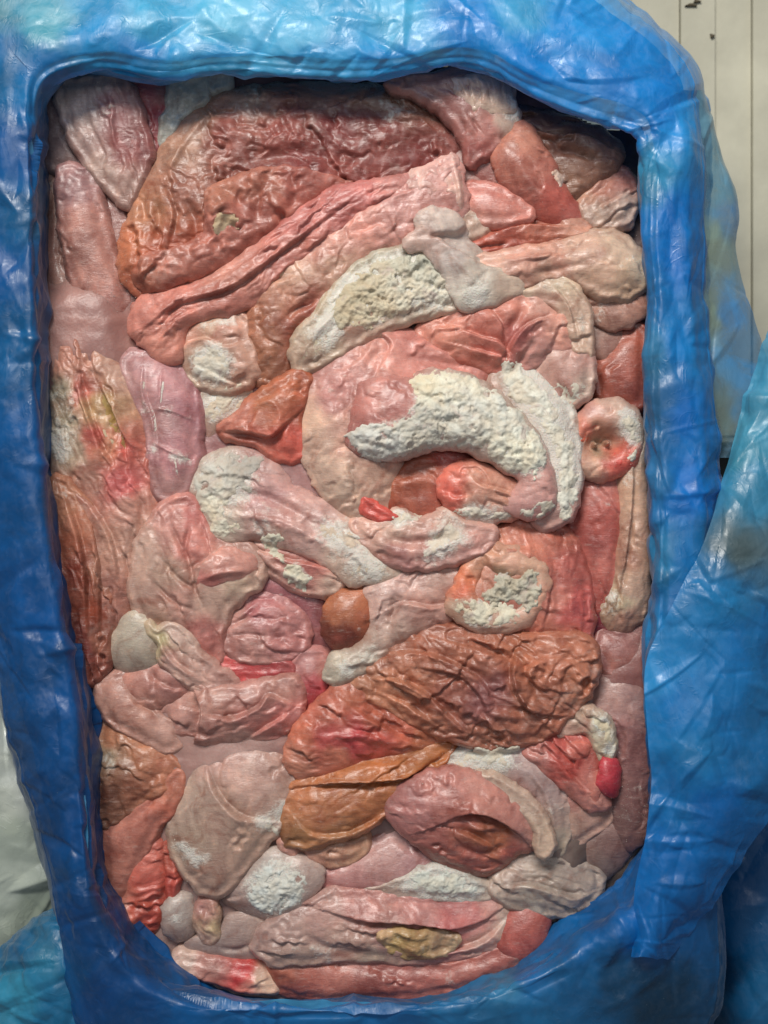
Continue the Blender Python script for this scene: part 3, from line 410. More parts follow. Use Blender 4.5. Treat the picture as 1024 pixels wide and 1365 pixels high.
# ---- left column
piece('stomach', 'mauve pink stomach with branching white veins at centre left', [(160,482),(180,466),(205,468),(232,482),(252,505),(262,535),(263,575),(262,610),(252,642),(236,666),(214,664),(203,640),(197,600),(194,565),(178,530)], [(190,490,'ab8080'),(225,510,'ab7c7e'),(245,545,'a27074'),(215,560,'a8807e'),(235,610,'a87678'),(225,650,'a57c78'),(175,500,'a8807c')], z=-2, h=17, R=32, cr_=[([(192,500),(196,530),(206,560),(210,600)],4,-2,1),([(205,545),(230,548),(258,560)],2.0,1.2),([(190,490),(190,525),(198,555)],2.0,1.0),([(205,590),(235,605),(258,612)],2.0,1.2),([(215,490),(215,520),(212,548)],1.8,.9),([(232,610),(236,640)],1.8,.9)], frost=[(195,545,14,.6),(225,548,12,.6),(250,555,12,.5),(205,600,12,.6),(235,608,12,.6),(250,615,10,.5),(190,515,8,.5),(214,515,8,.4),(234,628,8,.4),(212,572,10,.4)], seed=200)
f4 = bpy.data.objects[[o.name for o in bpy.data.objects if 'branching white veins' in str(o.get('label'))][0]]
def strand(parent, pts, w0, t=.5, col='d6d0c6', name='frost_vein'):      # thin raised line of frost
    P_ = cr(pts, 5, False); T_ = np.gradient(P_, axis=0); T_ /= np.linalg.norm(T_, axis=1)[:, None]; N_ = np.stack([-T_[:, 1], T_[:, 0]], 1)
    k_ = np.linspace(0, 1, len(P_)); wv = (w0 * (.55 + .6 * np.abs(noise(k_ * 9, k_ * 0 + .3, len(bpy.data.objects)))) * np.sqrt(np.clip(k_ * (1 - k_) * 5, .05, 1)))[:, None]
    pg = np.concatenate([P_ + N_ * wv, (P_ - N_ * wv)[::-1]])[::2]
    crust_on(parent, [tuple(q) for q in pg], t=t, lump=5, cols=[(0, 0, col)], holes=0, name=name, z=.5, st=1.2, hard=True)
for s_ in ([(186,540),(200,548),(215,545),(232,552),(250,556),(264,562)], [(204,540),(207,560),(205,585),(210,598)], [(196,488),(192,512),(188,530),(190,544)], [(200,596),(216,602),(232,608),(250,612),(260,618)], [(232,604),(234,622),(230,640)], [(250,612),(248,630),(242,646)], [(214,545),(214,525),(218,508)]):
    strand(f4, s_, 3.2)
f5 = piece('stomach', 'long torn stomach by the left liner wall with a yellow stained gash', [(64,452),(90,448),(118,458),(150,486),(172,522),(186,560),(196,610),(204,650),(200,700),(186,750),(172,790),(158,840),(140,872),(112,800),(96,720),(74,650),(60,560)], [(85,470,'b5806f'),(75,520,'a2937e'),(80,570,'a3947f'),(100,600,'a5907c'),(110,520,'a8645a'),(130,540,'a5845f'),(145,560,'b09072'),(150,590,'ad7a62'),(165,600,'ad5850'),(160,640,'b85f5c'),(170,680,'b08072'),(150,720,'aa8070'),(180,720,'a88274'),(120,640,'a5796a'),(160,500,'b49080'),(140,800,'96665a'),(130,580,'a04f48')], z=-2, h=14, R=26, wr=[(72,12,6,1.5),(60,8,3,.6)], cr_=[([(108,480),(112,520),(125,560),(140,600),(160,625)],7,-4,1),([(132,510),(150,545),(165,580),(180,605)],6,-3.5,-1),([(120,540),(135,575),(150,600)],4,2.5),([(80,640),(120,670),(150,720),(160,780)],5,-3,1),([(180,620),(190,680),(175,750)],6,-2),([(66,520),(84,560),(90,610)],5,-2,1)], frost=[(80,540,35,.55),(90,600,35,.5),(150,520,20,.5),(145,640,14,.3),(70,590,20,.4)], seed=204)
crust_on(f5, [(122,515),(134,520),(150,545),(165,572),(176,596),(168,600),(150,585),(136,560),(124,535)], t=.8, lump=8, cols=[(130,525,'b09a68'),(150,560,'a58a58'),(170,590,'8f7048')], holes=1.2, name='yellow_fat')
crust_on(f5, [(128,548),(140,550),(152,575),(150,592),(138,580)], t=1.2, lump=12, cols=[(0,0,'b8a68c')], holes=.3, name='cream_fat')
piece('stomach_fold', 'dark rust brown strips hanging along the left liner wall', [(74,640),(95,650),(118,672),(134,705),(142,750),(146,800),(142,850),(135,895),(112,910),(96,860),(84,780),(74,700)], [(90,670,'a8745c'),(85,720,'8a4f3c'),(110,700,'a5705c'),(110,760,'7c3c2e'),(130,760,'a07260'),(125,820,'80402f'),(110,860,'6e3430'),(135,850,'8f5c4c')], z=2, h=9, R=12, wr=[(75,10,7,2.2)], cr_=[([(84,650),(104,700),(116,760),(118,840)],5,-4,1),([(100,655),(125,700),(134,770),(132,850)],4,-3,1)], frost=[(90,660,18,.3)], seed=206)
# ---- crusted membrane
h2 = piece('stomach', 'pale pink stomach with a white crusted hooked end at centre left', [(254,652),(262,628),(282,608),(312,600),(342,604),(366,622),(385,650),(420,668),(452,688),(478,710),(500,738),(530,760),(512,774),(484,772),(470,778),(452,762),(420,742),(376,724),(338,712),(318,716),(298,722),(278,712),(272,690)], [(280,620,'b3a598'),(310,650,'b09488'),(350,660,'b88c88'),(380,690,'bc8e86'),(420,700,'bd9890'),(460,730,'bca192'),(490,755,'b8a08f'),(340,625,'ae8a84'),(360,710,'b59488'),(290,700,'b8a898')], z=4, h=13, R=24, wr=[(25,18,3,1.1)], cr_=[([(300,690),(350,690),(410,712),(455,745)],6,2),([(310,665),(345,660),(385,678),(430,700)],7,-2.5)], frost=[(300,640,40,.6),(380,680,40,.2),(450,715,35,.5),(490,755,30,.5),(350,690,30,.35),(350,715,18,.4)], seed=210,
  crust=[([(256,652),(264,628),(284,610),(312,602),(342,606),(350,625),(332,640),(334,655),(312,664),(300,672),(302,690),(318,706),(300,718),(280,712),(274,690),(262,672)],3.4,10,[(290,625,'bcb8ae'),(330,620,'a9a49c'),(290,690,'cfc8b6')],.5),([(424,690),(448,700),(470,712),(485,730),(470,735),(448,722),(428,712)],1.8,9,[(0,0,'c6b8a8')],1),([(460,760),(475,750),(500,750),(520,758),(510,770),(480,772)],1.4,9,[(0,0,'c2b4a2')],1)])
h3 = piece('meat_strip', 'pink tapering strip with two white ice lumps below the crusted stomach', [(304,716),(326,712),(352,712),(385,724),(420,738),(446,748),(456,766),(450,784),(428,792),(396,786),(364,768),(336,742)], [(330,722,'bd968a'),(380,740,'b57c72'),(420,765,'b06e66'),(440,780,'bda090'),(360,755,'b89084')], z=-1, h=10, R=14, wr=[(25,9,6,1.2)], cr_=[([(320,722),(370,742),(420,752),(448,758)],4,-3,1),([(340,738),(380,765),(430,788)],4,1.5)], frost=[(395,765,18,.5),(440,780,16,.4)], seed=212)
crust_on(h3, [(352,716),(364,708),(376,716),(370,728),(376,742),(388,748),(404,755),(412,768),(408,782),(392,782),(380,768),(374,750),(360,736),(350,726)], t=4.5, lump=12, cols=[(0,0,'c9c5b4')], holes=.2)
# ---- leaf stomach
i1 = piece('stomach', 'broad veined pink stomach shaped like a leaf, left of centre below the mauve one', [(174,790),(178,748),(190,712),(210,684),(232,666),(252,664),(266,684),(280,708),(300,722),(330,728),(350,752),(342,778),(318,800),(300,822),(292,850),(290,884),(266,872),(238,848),(212,838),(186,824)], [(200,730,'b39284'),(190,780,'b29082'),(235,690,'b8847a'),(255,690,'b5706a'),(255,730,'b4756c'),(220,760,'b09080'),(240,800,'b2867a'),(210,820,'a88474'),(280,800,'b29284'),(310,770,'b39a88'),(270,850,'b07068'),(320,745,'b38c80')], z=2, h=14, R=30, wr=[(60,14,4,1.0)], cr_=[([(224,690),(238,720),(254,755),(262,790),(276,818)],3,-2.4),([(254,700),(248,730),(256,757)],3,-2),([(212,740),(236,768),(264,790)],3,-1.6),([(200,770),(230,800),(262,815)],3,-1.6),([(255,757),(270,750),(290,735)],3,-2,1)], frost=[(210,740,40,.15),(290,800,35,.2),(225,700,20,.15)], seed=214)
piece('stomach_fold', 'small rosy fold', [(262,772),(268,752),(284,734),(305,728),(330,734),(346,752),(330,768),(300,776),(276,782)], [(280,750,'ba867a'),(310,740,'b88478'),(320,760,'be8a7e'),(280,772,'b27068')], z=0, h=6, R=14, ride=.85, parent=i1, cr_=[([(270,772),(300,762),(335,760)],4,2)], skirt=7, seed=216)
piece('meat_piece', 'fan shaped dusky pink piece right of the veined leaf stomach', [(296,840),(304,818),(324,798),(350,788),(378,798),(400,818),(408,845),(402,868),(380,878),(345,882),(312,876),(300,862)], [(320,820,'ad8078'),(350,810,'a86a6a'),(380,830,'b07a76'),(340,860,'ab7c74'),(390,860,'a56c68')], z=-4, h=12, R=22, wr=[(20,12,4,1.2)], cr_=[([(302,835),(325,825),(345,805)],3,-2),([(300,850),(330,845),(370,850)],3,-1.2)], frost=[(330,840,20,.2)], seed=218)
piece('meat_scrap', 'purplish red scrap in the gap below the white ice lumps', [(340,772),(370,776),(405,790),(435,795),(438,820),(430,850),(412,860),(400,815),(370,795)], [(360,780,'9a6265'),(400,800,'94595c'),(425,830,'8f5a5c')], z=-8, h=8, R=14, frost=[(375,795,10,.6)], seed=219)
piece('meat_strip', 'raw red strip running right from the pale folded strip at lower left', [(272,872),(300,874),(330,880),(360,880),(386,882),(392,900),(376,912),(340,914),(308,914),(285,902)], [(290,885,'b55a56'),(330,895,'b34a4a'),(370,895,'a84446'),(385,890,'9c5250')], z=-3, h=8, R=12, wr=[(10,12,3,1.2)], frost=[(340,880,14,.4),(310,885,10,.3)], seed=220)
piece('gut_end', 'grey cream egg shaped gut end by the lower left liner wall', [(148,870),(156,842),(174,820),(190,822),(206,838),(214,862),(212,882),(198,896),(174,900),(156,892)], [(175,845,'ada090'),(165,880,'aa9a8c'),(200,870,'a8998a')], z=-1, h=15, R=30, frost=[(175,870,40,.15)], seed=222)
piece('tripe_fold', 'pale pink folded strip with a twisted yellowish rim beside the egg shaped end', [(198,832),(212,840),(228,834),(246,842),(258,860),(272,878),(292,896),(312,912),(290,920),(256,914),(232,898),(218,880),(212,858)], [(215,860,'a89a78'),(235,850,'bb9e92'),(255,885,'b99488'),(290,910,'b38a80'),(230,880,'bd978c')], z=4, h=9, R=12, wr=[(50,9,4,1.4)], cr_=[([(214,842),(222,865),(238,885),(270,905)],3.5,-3,1)], frost=[(235,845,16,.3),(265,895,14,.3)], seed=224)
piece('gut_tube', 'pinkish tube bent in a V at lower left', [(126,918),(142,902),(164,898),(180,918),(206,944),(236,966),(242,990),(226,1002),(196,990),(160,972),(136,950)], [(145,920,'a87c70'),(180,945,'ad8072'),(220,980,'a88074'),(140,945,'9c7468')], z=-3, h=14, R=22, group=G1, frost=[(225,985,18,.2)], seed=226)
piece('gut_tube', 'short rosy tube end lying on the bent tube at lower left', [(150,906),(170,896),(200,886),(225,884),(244,896),(248,914),(236,930),(214,942),(190,948),(168,936)], [(180,910,'ae7c70'),(215,900,'ab7a70'),(232,915,'9f6e66'),(195,935,'a5766a')], z=-3, h=14, R=20, group=G1, cr_=[([(196,892),(206,905),(204,925)],5,-2)], seed=228)
piece('stomach', 'knobbly mauve pink stomach with deep fold ridges at lower left', [(210,960),(230,930),(254,914),(285,918),(320,918),(356,908),(388,904),(402,925),(400,955),(382,978),(348,990),(310,1002),(270,1000),(238,988)], [(240,940,'a87c72'),(280,930,'b08478'),(330,930,'ab8078'),(370,920,'a6786e'),(390,950,'ad6c66'),(340,965,'a86c64'),(290,970,'a5766c'),(250,975,'a87c72'),(320,990,'b08a80')], z=-2, h=17, R=28, wr=[(10,26,2,1.6)], cr_=[([(260,925),(268,950),(262,975)],8,-5,-1),([(275,950),(310,955),(345,940),(358,925),(385,935)],8,-4,1),([(330,985),(360,965),(392,945)],6,-2.5,1)], frost=[(380,970,16,.3),(350,935,12,.2)], seed=230)
piece('tissue_lump', 'small glossy pink and red lump in the gap under the rust ball', [(388,890),(404,870),(424,866),(438,878),(446,900),(448,925),(430,945),(410,955),(398,935)], [(410,880,'b07c78'),(425,915,'b04a50'),(405,930,'a5484c'),(435,895,'ad7870')], z=-6, h=12, R=18, frost=[(420,885,12,.2)], seed=232)
piece('tissue_lump', 'tiny red and brown curl between the knobbly stomach and the red folded flap', [(352,985),(370,975),(396,972),(402,990),(396,1010),(378,1018),(362,1005)], [(365,990,'b06a60'),(385,1000,'a86a5a')], z=-3, h=8, R=12, seed=233)
# ---- lower left
k1 = piece('stomach', 'brown rough furry stomach half at the lower left liner wall', [(130,966),(150,964),(180,974),(210,994),(232,1014),(240,1034),(225,1052),(196,1068),(168,1086),(140,1104),(128,1080)], [(150,980,'a06c52'),(150,1020,'85604e'),(150,1060,'6e4a3c'),(190,1000,'a87258'),(220,1025,'b0745c'),(180,1050,'8f5c48'),(140,1010,'9c8670')], z=-2, h=14, R=24, wr=[(30,11,2,1.0)], frost=[(145,1015,16,.5),(170,1035,25,.3)], rough=1.0, seed=236)
piece('gut_tube', 'smooth salmon tube bending below the furry stomach at lower left', [(240,1028),(242,1050),(232,1080),(212,1104),(196,1132),(184,1160),(172,1195),(158,1215),(136,1200),(136,1120),(150,1100),(185,1078),(215,1054),(230,1034)], [(232,1050,'b0705c'),(200,1090,'ad6e60'),(165,1120,'ab7062'),(155,1170,'a86e60'),(220,1080,'a05c4c')], z=-3, h=15, R=24, frost=[(160,1190,16,.2)], seed=238)
k3 = piece('meat_piece', 'coral red ribbed piece at lower left', [(150,1215),(168,1200),(176,1165),(190,1140),(206,1118),(214,1150),(216,1195),(212,1225),(196,1248),(172,1238)], [(195,1150,'b8675a'),(195,1180,'b85c50'),(180,1210,'b0503f'),(200,1225,'a84c40'),(165,1212,'b88070')], z=-5, h=12, R=16, wr=[(-10,16,5,2.2)], seed=240)
piece('meat_piece', 'narrow ribbed red piece right of the coral one at lower left', [(208,1118),(222,1112),(232,1130),(238,1165),(236,1195),(226,1208),(218,1190),(216,1150)], [(225,1140,'a85a4c'),(228,1185,'b05248')], z=-7, h=11, R=14, wr=[(-15,14,4,1.5)], seed=241)
l1 = piece('stomach', 'large smooth beige stomach at lower left with frosty chipped edges', [(222,1104),(228,1070),(244,1040),(268,1014),(304,998),(338,990),(364,1004),(386,1030),(394,1056),(388,1086),(366,1110),(346,1134),(322,1166),(296,1194),(268,1190),(242,1166),(228,1134)], [(250,1070,'ab9284'),(300,1010,'b08a80'),(350,1030,'b08c80'),(370,1070,'a98a7e'),(300,1100,'a88a7c'),(260,1120,'a89080'),(290,1160,'a58678'),(340,1110,'ab8c7c')], z=0, h=18, R=42, cr_=[([(276,1024),(290,1056),(318,1084),(350,1092)],7,-4.5,1)], frost=[(245,1125,14,.7),(260,1150,14,.6),(280,1140,10,.5),(375,1080,14,.6),(350,1095,12,.5)], seed=244)
crust_on(l1, [(222,1108),(230,1106),(238,1128),(250,1136),(268,1132),(270,1142),(262,1156),(252,1150),(238,1138),(228,1122)], t=1.0, lump=7, cols=[(0,0,'ccc2b4')], holes=1)
crust_on(l1, [(322,1092),(345,1088),(372,1074),(388,1064),(386,1082),(370,1094),(378,1108),(384,1118),(368,1122),(350,1104),(334,1102)], t=1.2, lump=7, cols=[(0,0,'cdc4b6')], holes=1)
# ---- centre bottom
o2 = piece('stomach', 'pale pink stomach hooking round the rust coloured ball', [(436,892),(446,878),(476,868),(494,848),(500,815),(492,790),(508,776),(540,764),(580,756),(620,744),(640,738),(640,765),(615,790),(606,815),(592,832),(560,842),(530,856),(508,876),(484,894),(456,908),(440,908)], [(510,800,'bb9a90'),(540,780,'b8958c'),(590,770,'b8968a'),(570,815,'b88c80'),(530,840,'b5978a'),(480,885,'b3a394'),(450,895,'ada090'),(600,800,'b58c80')], tilt=(-3,0), z=5, h=13, R=22, wr=[(-20,18,2,1.2)], cr_=[([(520,810),(540,802),(575,808),(600,804)],5,-3.5,1),([(528,800),(526,815),(516,828)],6,-5)], frost=[(480,880,26,.5),(460,898,16,.5),(500,860,16,.4)], seed=246)
piece('stomach_end', 'shiny rust orange ball at the centre bottom, half wrapped by a pale membrane', [(430,842),(432,815),(446,794),(468,783),(490,784),(500,802),(500,828),(488,850),(468,868),(446,866)], [(450,810,'a8694c'),(475,800,'ad6a4c'),(485,830,'a05c44'),(455,850,'70362c'),(438,835,'6c3a2e')], z=2, h=15, R=28, wr=[(-40,16,2,.7)], frost=[(480,840,12,.4),(450,830,8,.3)], tilt=(-2,0), grow=3, seed=248)
n2 = piece('stomach', 'big orange brown stomach arching over the crusted opening at lower right', [(634,744),(652,716),(682,700),(716,696),(748,704),(772,724),(784,760),(790,800),(792,840),(780,862),(750,858),(720,850),(680,850),(650,846),(630,830),(612,800)], [(650,720,'bc806c'),(700,710,'b87462'),(740,715,'ad6656'),(765,760,'ab5f56'),(770,810,'aa5450'),(730,800,'b57264'),(730,840,'b06c5c'),(680,760,'b88470'),(660,845,'b07a6c')], z=2, h=18, R=32, wr=[(80,11,5,.9)], cr_=[([(700,712),(735,735),(742,790),(735,840)],8,-2),([(720,750),(732,790),(724,835)],5,-2,1),([(655,738),(690,735),(712,748)],7,2.5)], frost=[(700,712,20,.15)], seed=250)
n3 = piece('gut_opening', 'cream and orange rimmed opening packed with white frost at lower right', [(600,806),(610,782),(620,762),(636,744),(655,730),(680,732),(708,744),(726,762),(728,790),(718,815),(700,832),(668,840),(636,836),(612,824)], [(620,775,'c47456'),(618,790,'c86a50'),(640,745,'bf8c74'),(680,740,'c09480'),(715,760,'c49c86'),(722,790,'bd8e7a'),(690,825,'c09a88'),(640,830,'bd9c8a'),(610,810,'bca490'),(665,780,'94765e')], z=13, h=10, R=12, cr_=[([(640,768),(650,790),(670,800),(690,795),(700,778)],13,-9),([(655,775),(680,785)],15,-7)], wr=[(30,16,2,1.2)], frost=[(640,820,30,.4)], tilt=(.2,0), seed=252)
crust_on(n3, [(640,800),(652,782),(660,768),(676,764),(690,770),(704,756),(718,764),(720,785),(712,806),(698,812),(680,800),(664,806),(650,800)], t=6, lump=10, cols=[(0,0,'b5b0a0')], holes=.2)
crust_on(n3, [(604,808),(618,798),(640,800),(656,796),(676,806),(690,812),(688,826),(664,836),(636,836),(612,824)], t=3.0, lump=9, cols=[(0,0,'ccc5b2')], holes=.4)
n1 = piece('stomach', 'large brown crumpled stomach with leathery wrinkles at lower right', [(462,912),(474,890),(500,876),(530,856),(560,842),(600,836),(640,840),(690,846),(740,850),(778,852),(796,872),(794,905),(778,935),(752,960),(728,985),(700,992),(660,998),(615,992),(575,978),(535,958),(500,940),(470,930)], [(480,900,'a8755e'),(520,880,'a06a56'),(570,860,'9c624e'),(620,870,'96604e'),(560,910,'a36a54'),(520,930,'a87058'),(600,930,'965e50'),(640,935,'845350'),(660,915,'865450'),(700,930,'8f5a48'),(690,880,'a5674f'),(740,880,'ac6e58'),(770,900,'a26852'),(720,960,'965e4c'),(650,985,'94604e'),(580,970,'9c6450')], z=6, h=17, R=32, wr=[(28,22,3,3.0),(-50,15,2,1.2),(35,8,4,.7)], cr_=[([(500,880),(550,868),(600,880),(640,905),(660,935)],6,-3.5,1),([(490,905),(530,905),(570,925),(600,955),(630,985)],6,-3.5,1),([(560,890),(610,900),(640,930),(650,960)],5,-2.5,-1),([(690,860),(680,895),(690,930),(720,960)],7,-4,-1),([(740,920),(715,915),(700,890),(730,872)],6,-2.5,1),([(510,925),(545,940),(580,965)],5,-3,1),([(478,895),(500,912),(496,935)],5,-2.5),([(600,855),(650,868),(680,880)],5,-2.5,1),([(640,935),(660,950),(700,955)],6,2)], frost=[(570,905,18,.15),(660,870,30,.1)], seed=254)
m1 = piece('stomach', 'orange red folded flap with a crimson patch at the centre bottom', [(384,1016),(388,990),(404,964),(426,940),(448,918),(476,914),(505,935),(540,954),(576,976),(592,990),(560,1002),(510,1008),(460,1024),(420,1034),(396,1034)], [(410,980,'b0654f'),(440,950,'a8604f'),(470,930,'a05e4a'),(470,985,'b0484a'),(440,985,'b45450'),(500,990,'b05248'),(540,975,'aa5e4c'),(400,1015,'b27662'),(450,1010,'b06a56'),(500,950,'a05a48'),(560,990,'a8664c')], z=4, h=14, R=28, wr=[(25,18,3,1.8)], cr_=[([(470,940),(500,960),(540,985)],6,-3,1),([(440,985),(480,978),(530,992)],6,2),([(486,930),(498,945),(520,955)],5,-3)], frost=[(430,970,30,.2),(400,1015,18,.2)], seed=258)
piece('stomach', 'ochre orange smooth flap with parallel folds beneath the crimson patched one', [(376,1100),(382,1066),(396,1044),(430,1030),(480,1014),(530,1006),(575,996),(606,996),(596,1014),(570,1036),(545,1062),(515,1086),(480,1108),(446,1122),(408,1128),(382,1122)], [(400,1060,'a86c4c'),(440,1050,'a86946'),(500,1020,'a8663f'),(560,1010,'a5663e'),(480,1060,'a66a48'),(430,1090,'a86e50'),(500,1080,'a06444'),(400,1110,'8f6444'),(450,1115,'a07050')], z=2, h=15, R=26, wr=[(-18,16,6,1.0)], cr_=[([(392,1052),(440,1044),(500,1042),(545,1036),(580,1016)],5,-5,-1),([(440,1036),(490,1022),(550,1018)],5,1.5),([(395,1090),(420,1110),(470,1108),(520,1080)],5,-2,1)], frost=[(440,1075,30,.12)], seed=260)
# ---- right column
p3 = piece('meat_piece', 'long smooth rose red piece in the right column below the ring shaped opening', [(764,680),(772,640),(790,620),(818,626),(832,650),(834,700),(826,750),(814,800),(800,815),(786,780),(774,740),(764,710)], [(795,650,'a86a62'),(800,700,'a8584f'),(805,750,'b0685e'),(790,720,'96504a'),(800,790,'9c5048')], z=-6, h=15, R=26, frost=[(800,635,16,.3),(810,670,10,.3)], seed=262)
p1 = piece('gut_tube', 'long straight cream tube beside the right liner wall', [(826,560),(846,556),(860,580),(860,640),(864,700),(868,770),(862,815),(846,838),(824,842),(808,824),(806,806),(816,790),(822,750),(828,700),(830,650),(826,610)], [(850,600,'b5a494'),(845,660,'b8957f'),(852,720,'b5907c'),(850,780,'b0907e'),(825,800,'bda88c'),(835,740,'a57a68'),(835,830,'a07868')], z=-3, h=16, R=22, wr=[(88,12,7,1.2)], cr_=[([(842,600),(844,660),(836,740),(824,800)],5,-2.5,1)], frost=[(840,640,16,.5),(834,700,10,.5),(812,810,20,.7),(820,790,14,.5)], seed=264)
p2 = piece('gut_opening', 'ring shaped gut opening with pink lips by the right liner wall', [(768,600),(770,572),(782,550),(802,538),(826,536),(846,548),(856,575),(852,604),(842,622),(816,634),(790,634),(774,622)], [(790,555,'b98a80'),(825,545,'b59a8c'),(782,580,'c06e5c'),(800,570,'bd8a72'),(832,600,'c0604f'),(826,618,'c25a50'),(790,622,'c49c88'),(780,605,'bf9480'),(805,595,'94806a'),(845,580,'b5a898')], z=4, h=14, R=12, cr_=[([(795,592),(812,590)],17,-11),([(798,572),(805,585)],9,-3)], frost=[(840,580,18,.7),(835,555,14,.6)], tilt=(.2,0), seed=266, crust=[([(828,572),(830,556),(836,548),(850,556),(856,575),(852,600),(846,618),(838,612),(842,594),(836,582)],2.8,7,[(0,0,'ccc8ba')],.4)])
for q in [([(772,590),(776,568),(792,560),(808,562),(806,574),(792,574),(784,590)],'c4644f'), ([(820,600),(832,596),(842,606),(836,620),(822,626),(812,618)],'c65248')]:
    crust_on(p2, q[0], t=1.6, lump=16, cols=[(0,0,q[1])], holes=.1, name='red_lip', mat=MF)
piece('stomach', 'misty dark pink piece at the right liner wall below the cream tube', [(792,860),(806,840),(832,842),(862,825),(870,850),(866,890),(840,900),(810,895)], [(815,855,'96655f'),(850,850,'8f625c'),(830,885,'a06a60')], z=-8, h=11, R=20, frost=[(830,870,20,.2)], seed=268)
piece('meat_scrap', 'deep red scrap in the gap between the arched stomach and the cream tube end', [(786,800),(798,808),(812,826),(812,850),(796,860),(788,840)], [(800,835,'7a3034')], z=-9, h=9, R=14, seed=269)
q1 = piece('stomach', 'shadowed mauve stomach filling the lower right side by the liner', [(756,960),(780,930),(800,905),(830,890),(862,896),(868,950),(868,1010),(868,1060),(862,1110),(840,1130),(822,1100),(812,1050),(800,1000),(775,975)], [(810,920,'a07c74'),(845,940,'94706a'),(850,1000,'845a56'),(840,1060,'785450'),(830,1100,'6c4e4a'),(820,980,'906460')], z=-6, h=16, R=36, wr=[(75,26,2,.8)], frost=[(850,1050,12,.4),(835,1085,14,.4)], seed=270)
r3 = piece('stomach', 'greyish mauve stomach with white rime on its upper edge at lower right', [(585,1034),(598,1014),(622,1000),(660,994),(696,996),(724,1004),(744,1030),(756,1062),(760,1100),(752,1136),(740,1150),(724,1130),(716,1100),(694,1064),(656,1044),(616,1040)], [(620,1010,'a8a096'),(660,1005,'a89e96'),(700,1015,'a38c88'),(735,1040,'a08884'),(745,1090,'a38a80'),(735,1130,'a59484'),(690,1040,'a5827c')], z=-1, h=14, R=26, frost=[(625,1012,30,.8),(665,1005,26,.6),(715,1060,20,.4),(740,1080,14,.4)], seed=272, cr_=[([(700,1020),(728,1060),(740,1110)],4,1.5)], crust=[([(590,1030),(604,1014),(630,1000),(662,994),(690,998),(680,1010),(690,1024),(660,1024),(630,1022),(610,1032)],1.8,8,[(0,0,'c9c4b6')],1.3)])
r4 = piece('tissue_flap', 'translucent pink flap hanging below the red nodules at lower right', [(738,1030),(758,1040),(784,1062),(806,1072),(822,1080),(812,1102),(790,1116),(764,1128),(750,1110),(744,1070)], [(765,1060,'ac7a70'),(790,1090,'b38d80'),(765,1110,'ab8a7c'),(805,1085,'b59080')], z=-2, h=10, R=18, frost=[(765,1115,16,.4),(795,1105,10,.3)], seed=274)
r1 = piece('meat_piece', 'raw red streaked piece with nodules at lower right', [(704,1006),(722,988),(748,978),(780,976),(802,990),(806,1020),(804,1050),(808,1075),(790,1078),(766,1058),(742,1040),(722,1022)], [(720,1005,'a87068'),(745,1000,'b0574f'),(760,1020,'ad5048'),(780,1050,'b57268'),(795,1060,'b07c72'),(790,1010,'ab6258'),(770,990,'b56058')], z=4, h=12, R=14, wr=[(45,11,4,2.0)], cr_=[([(730,1000),(755,1025),(785,1060)],5,-2.5,1)], frost=[(770,990,10,.3)], seed=276)
for q in [([(748,998),(750,984),(764,978),(780,984),(784,998),(772,1008),(756,1008)],'b8685c',7), ([(776,1020),(790,1015),(800,1030),(798,1060),(788,1068),(778,1045)],'b87468',5)]:
    piece('nodule', None, q[0], [(0,0,q[1])], z=-1, h=q[2], R=12, ride=.9, parent=r1, skirt=6)
piece('meat_ball', 'small glossy crimson ball against the shadowed mauve stomach at lower right', [(800,1032),(804,1018),(818,1014),(828,1026),(830,1046),(822,1062),(808,1060),(800,1048)], [(0,0,'b0383e'),(815,1030,'b8424a')], z=9, h=12, grow=4, R=18, seed=279)
piece('tripe_fold', 'cream ruffled rim curling above the red nodules at lower right', [(728,990),(740,966),(760,948),(782,946),(800,952),(814,970),(818,1000),(812,1020),(800,1010),(794,990),(776,974),(756,980)], [(745,975,'b28e80'),(775,958,'b49a88'),(805,975,'bdb09a'),(810,1000,'b8a890'),(780,970,'a57a6c')], z=6, h=11, R=12, wr=[(50,12,2,1.5)], frost=[(802,965,16,.7),(812,1000,12,.6)], seed=280, crust=[([(786,950),(800,952),(814,968),(818,990),(812,1002),(802,994),(800,975),(788,964)],2.4,7,[(0,0,'c8bfa8')],.5)])
s1 = piece('stomach', 'rosy brown pouch with a deep folded brown mouth at lower right', [(520,1086),(532,1062),(556,1042),(592,1032),(630,1036),(664,1050),(700,1072),(722,1096),(724,1124),(708,1138),(690,1142),(670,1164),(636,1170),(598,1156),(556,1126)], [(550,1080,'a06c68'),(590,1050,'ad746c'),(640,1050,'b07c72'),(690,1085,'b07a70'),(710,1110,'a87a72'),(580,1110,'9c6058'),(620,1080,'9f5f54'),(640,1110,'8f5742'),(665,1125,'94583f'),(630,1150,'96564c'),(680,1140,'a05a50')], z=6, h=18, R=34, wr=[(30,18,3,1.0)], cr_=[([(596,1092),(625,1082),(660,1090),(690,1112),(700,1122)],8,-6,-1),([(604,1104),(630,1112),(660,1130)],6,-3,1),([(618,1096),(640,1102),(668,1100)],5,2.5),([(600,1120),(640,1138),(676,1128)],6,-2.5)], frost=[(640,1045,30,.1)], seed=282)
piece('tripe_fold', 'thin cream rim wrapping the right side of the rosy pouch', [(640,1036),(664,1040),(694,1058),(718,1082),(730,1106),(734,1130),(722,1140),(718,1110),(700,1084),(672,1062),(648,1050)], [(700,1065,'b59c8c'),(724,1110,'b39a88')], z=12, h=7, R=8, seed=283, frost=[(710,1080,30,.3)])
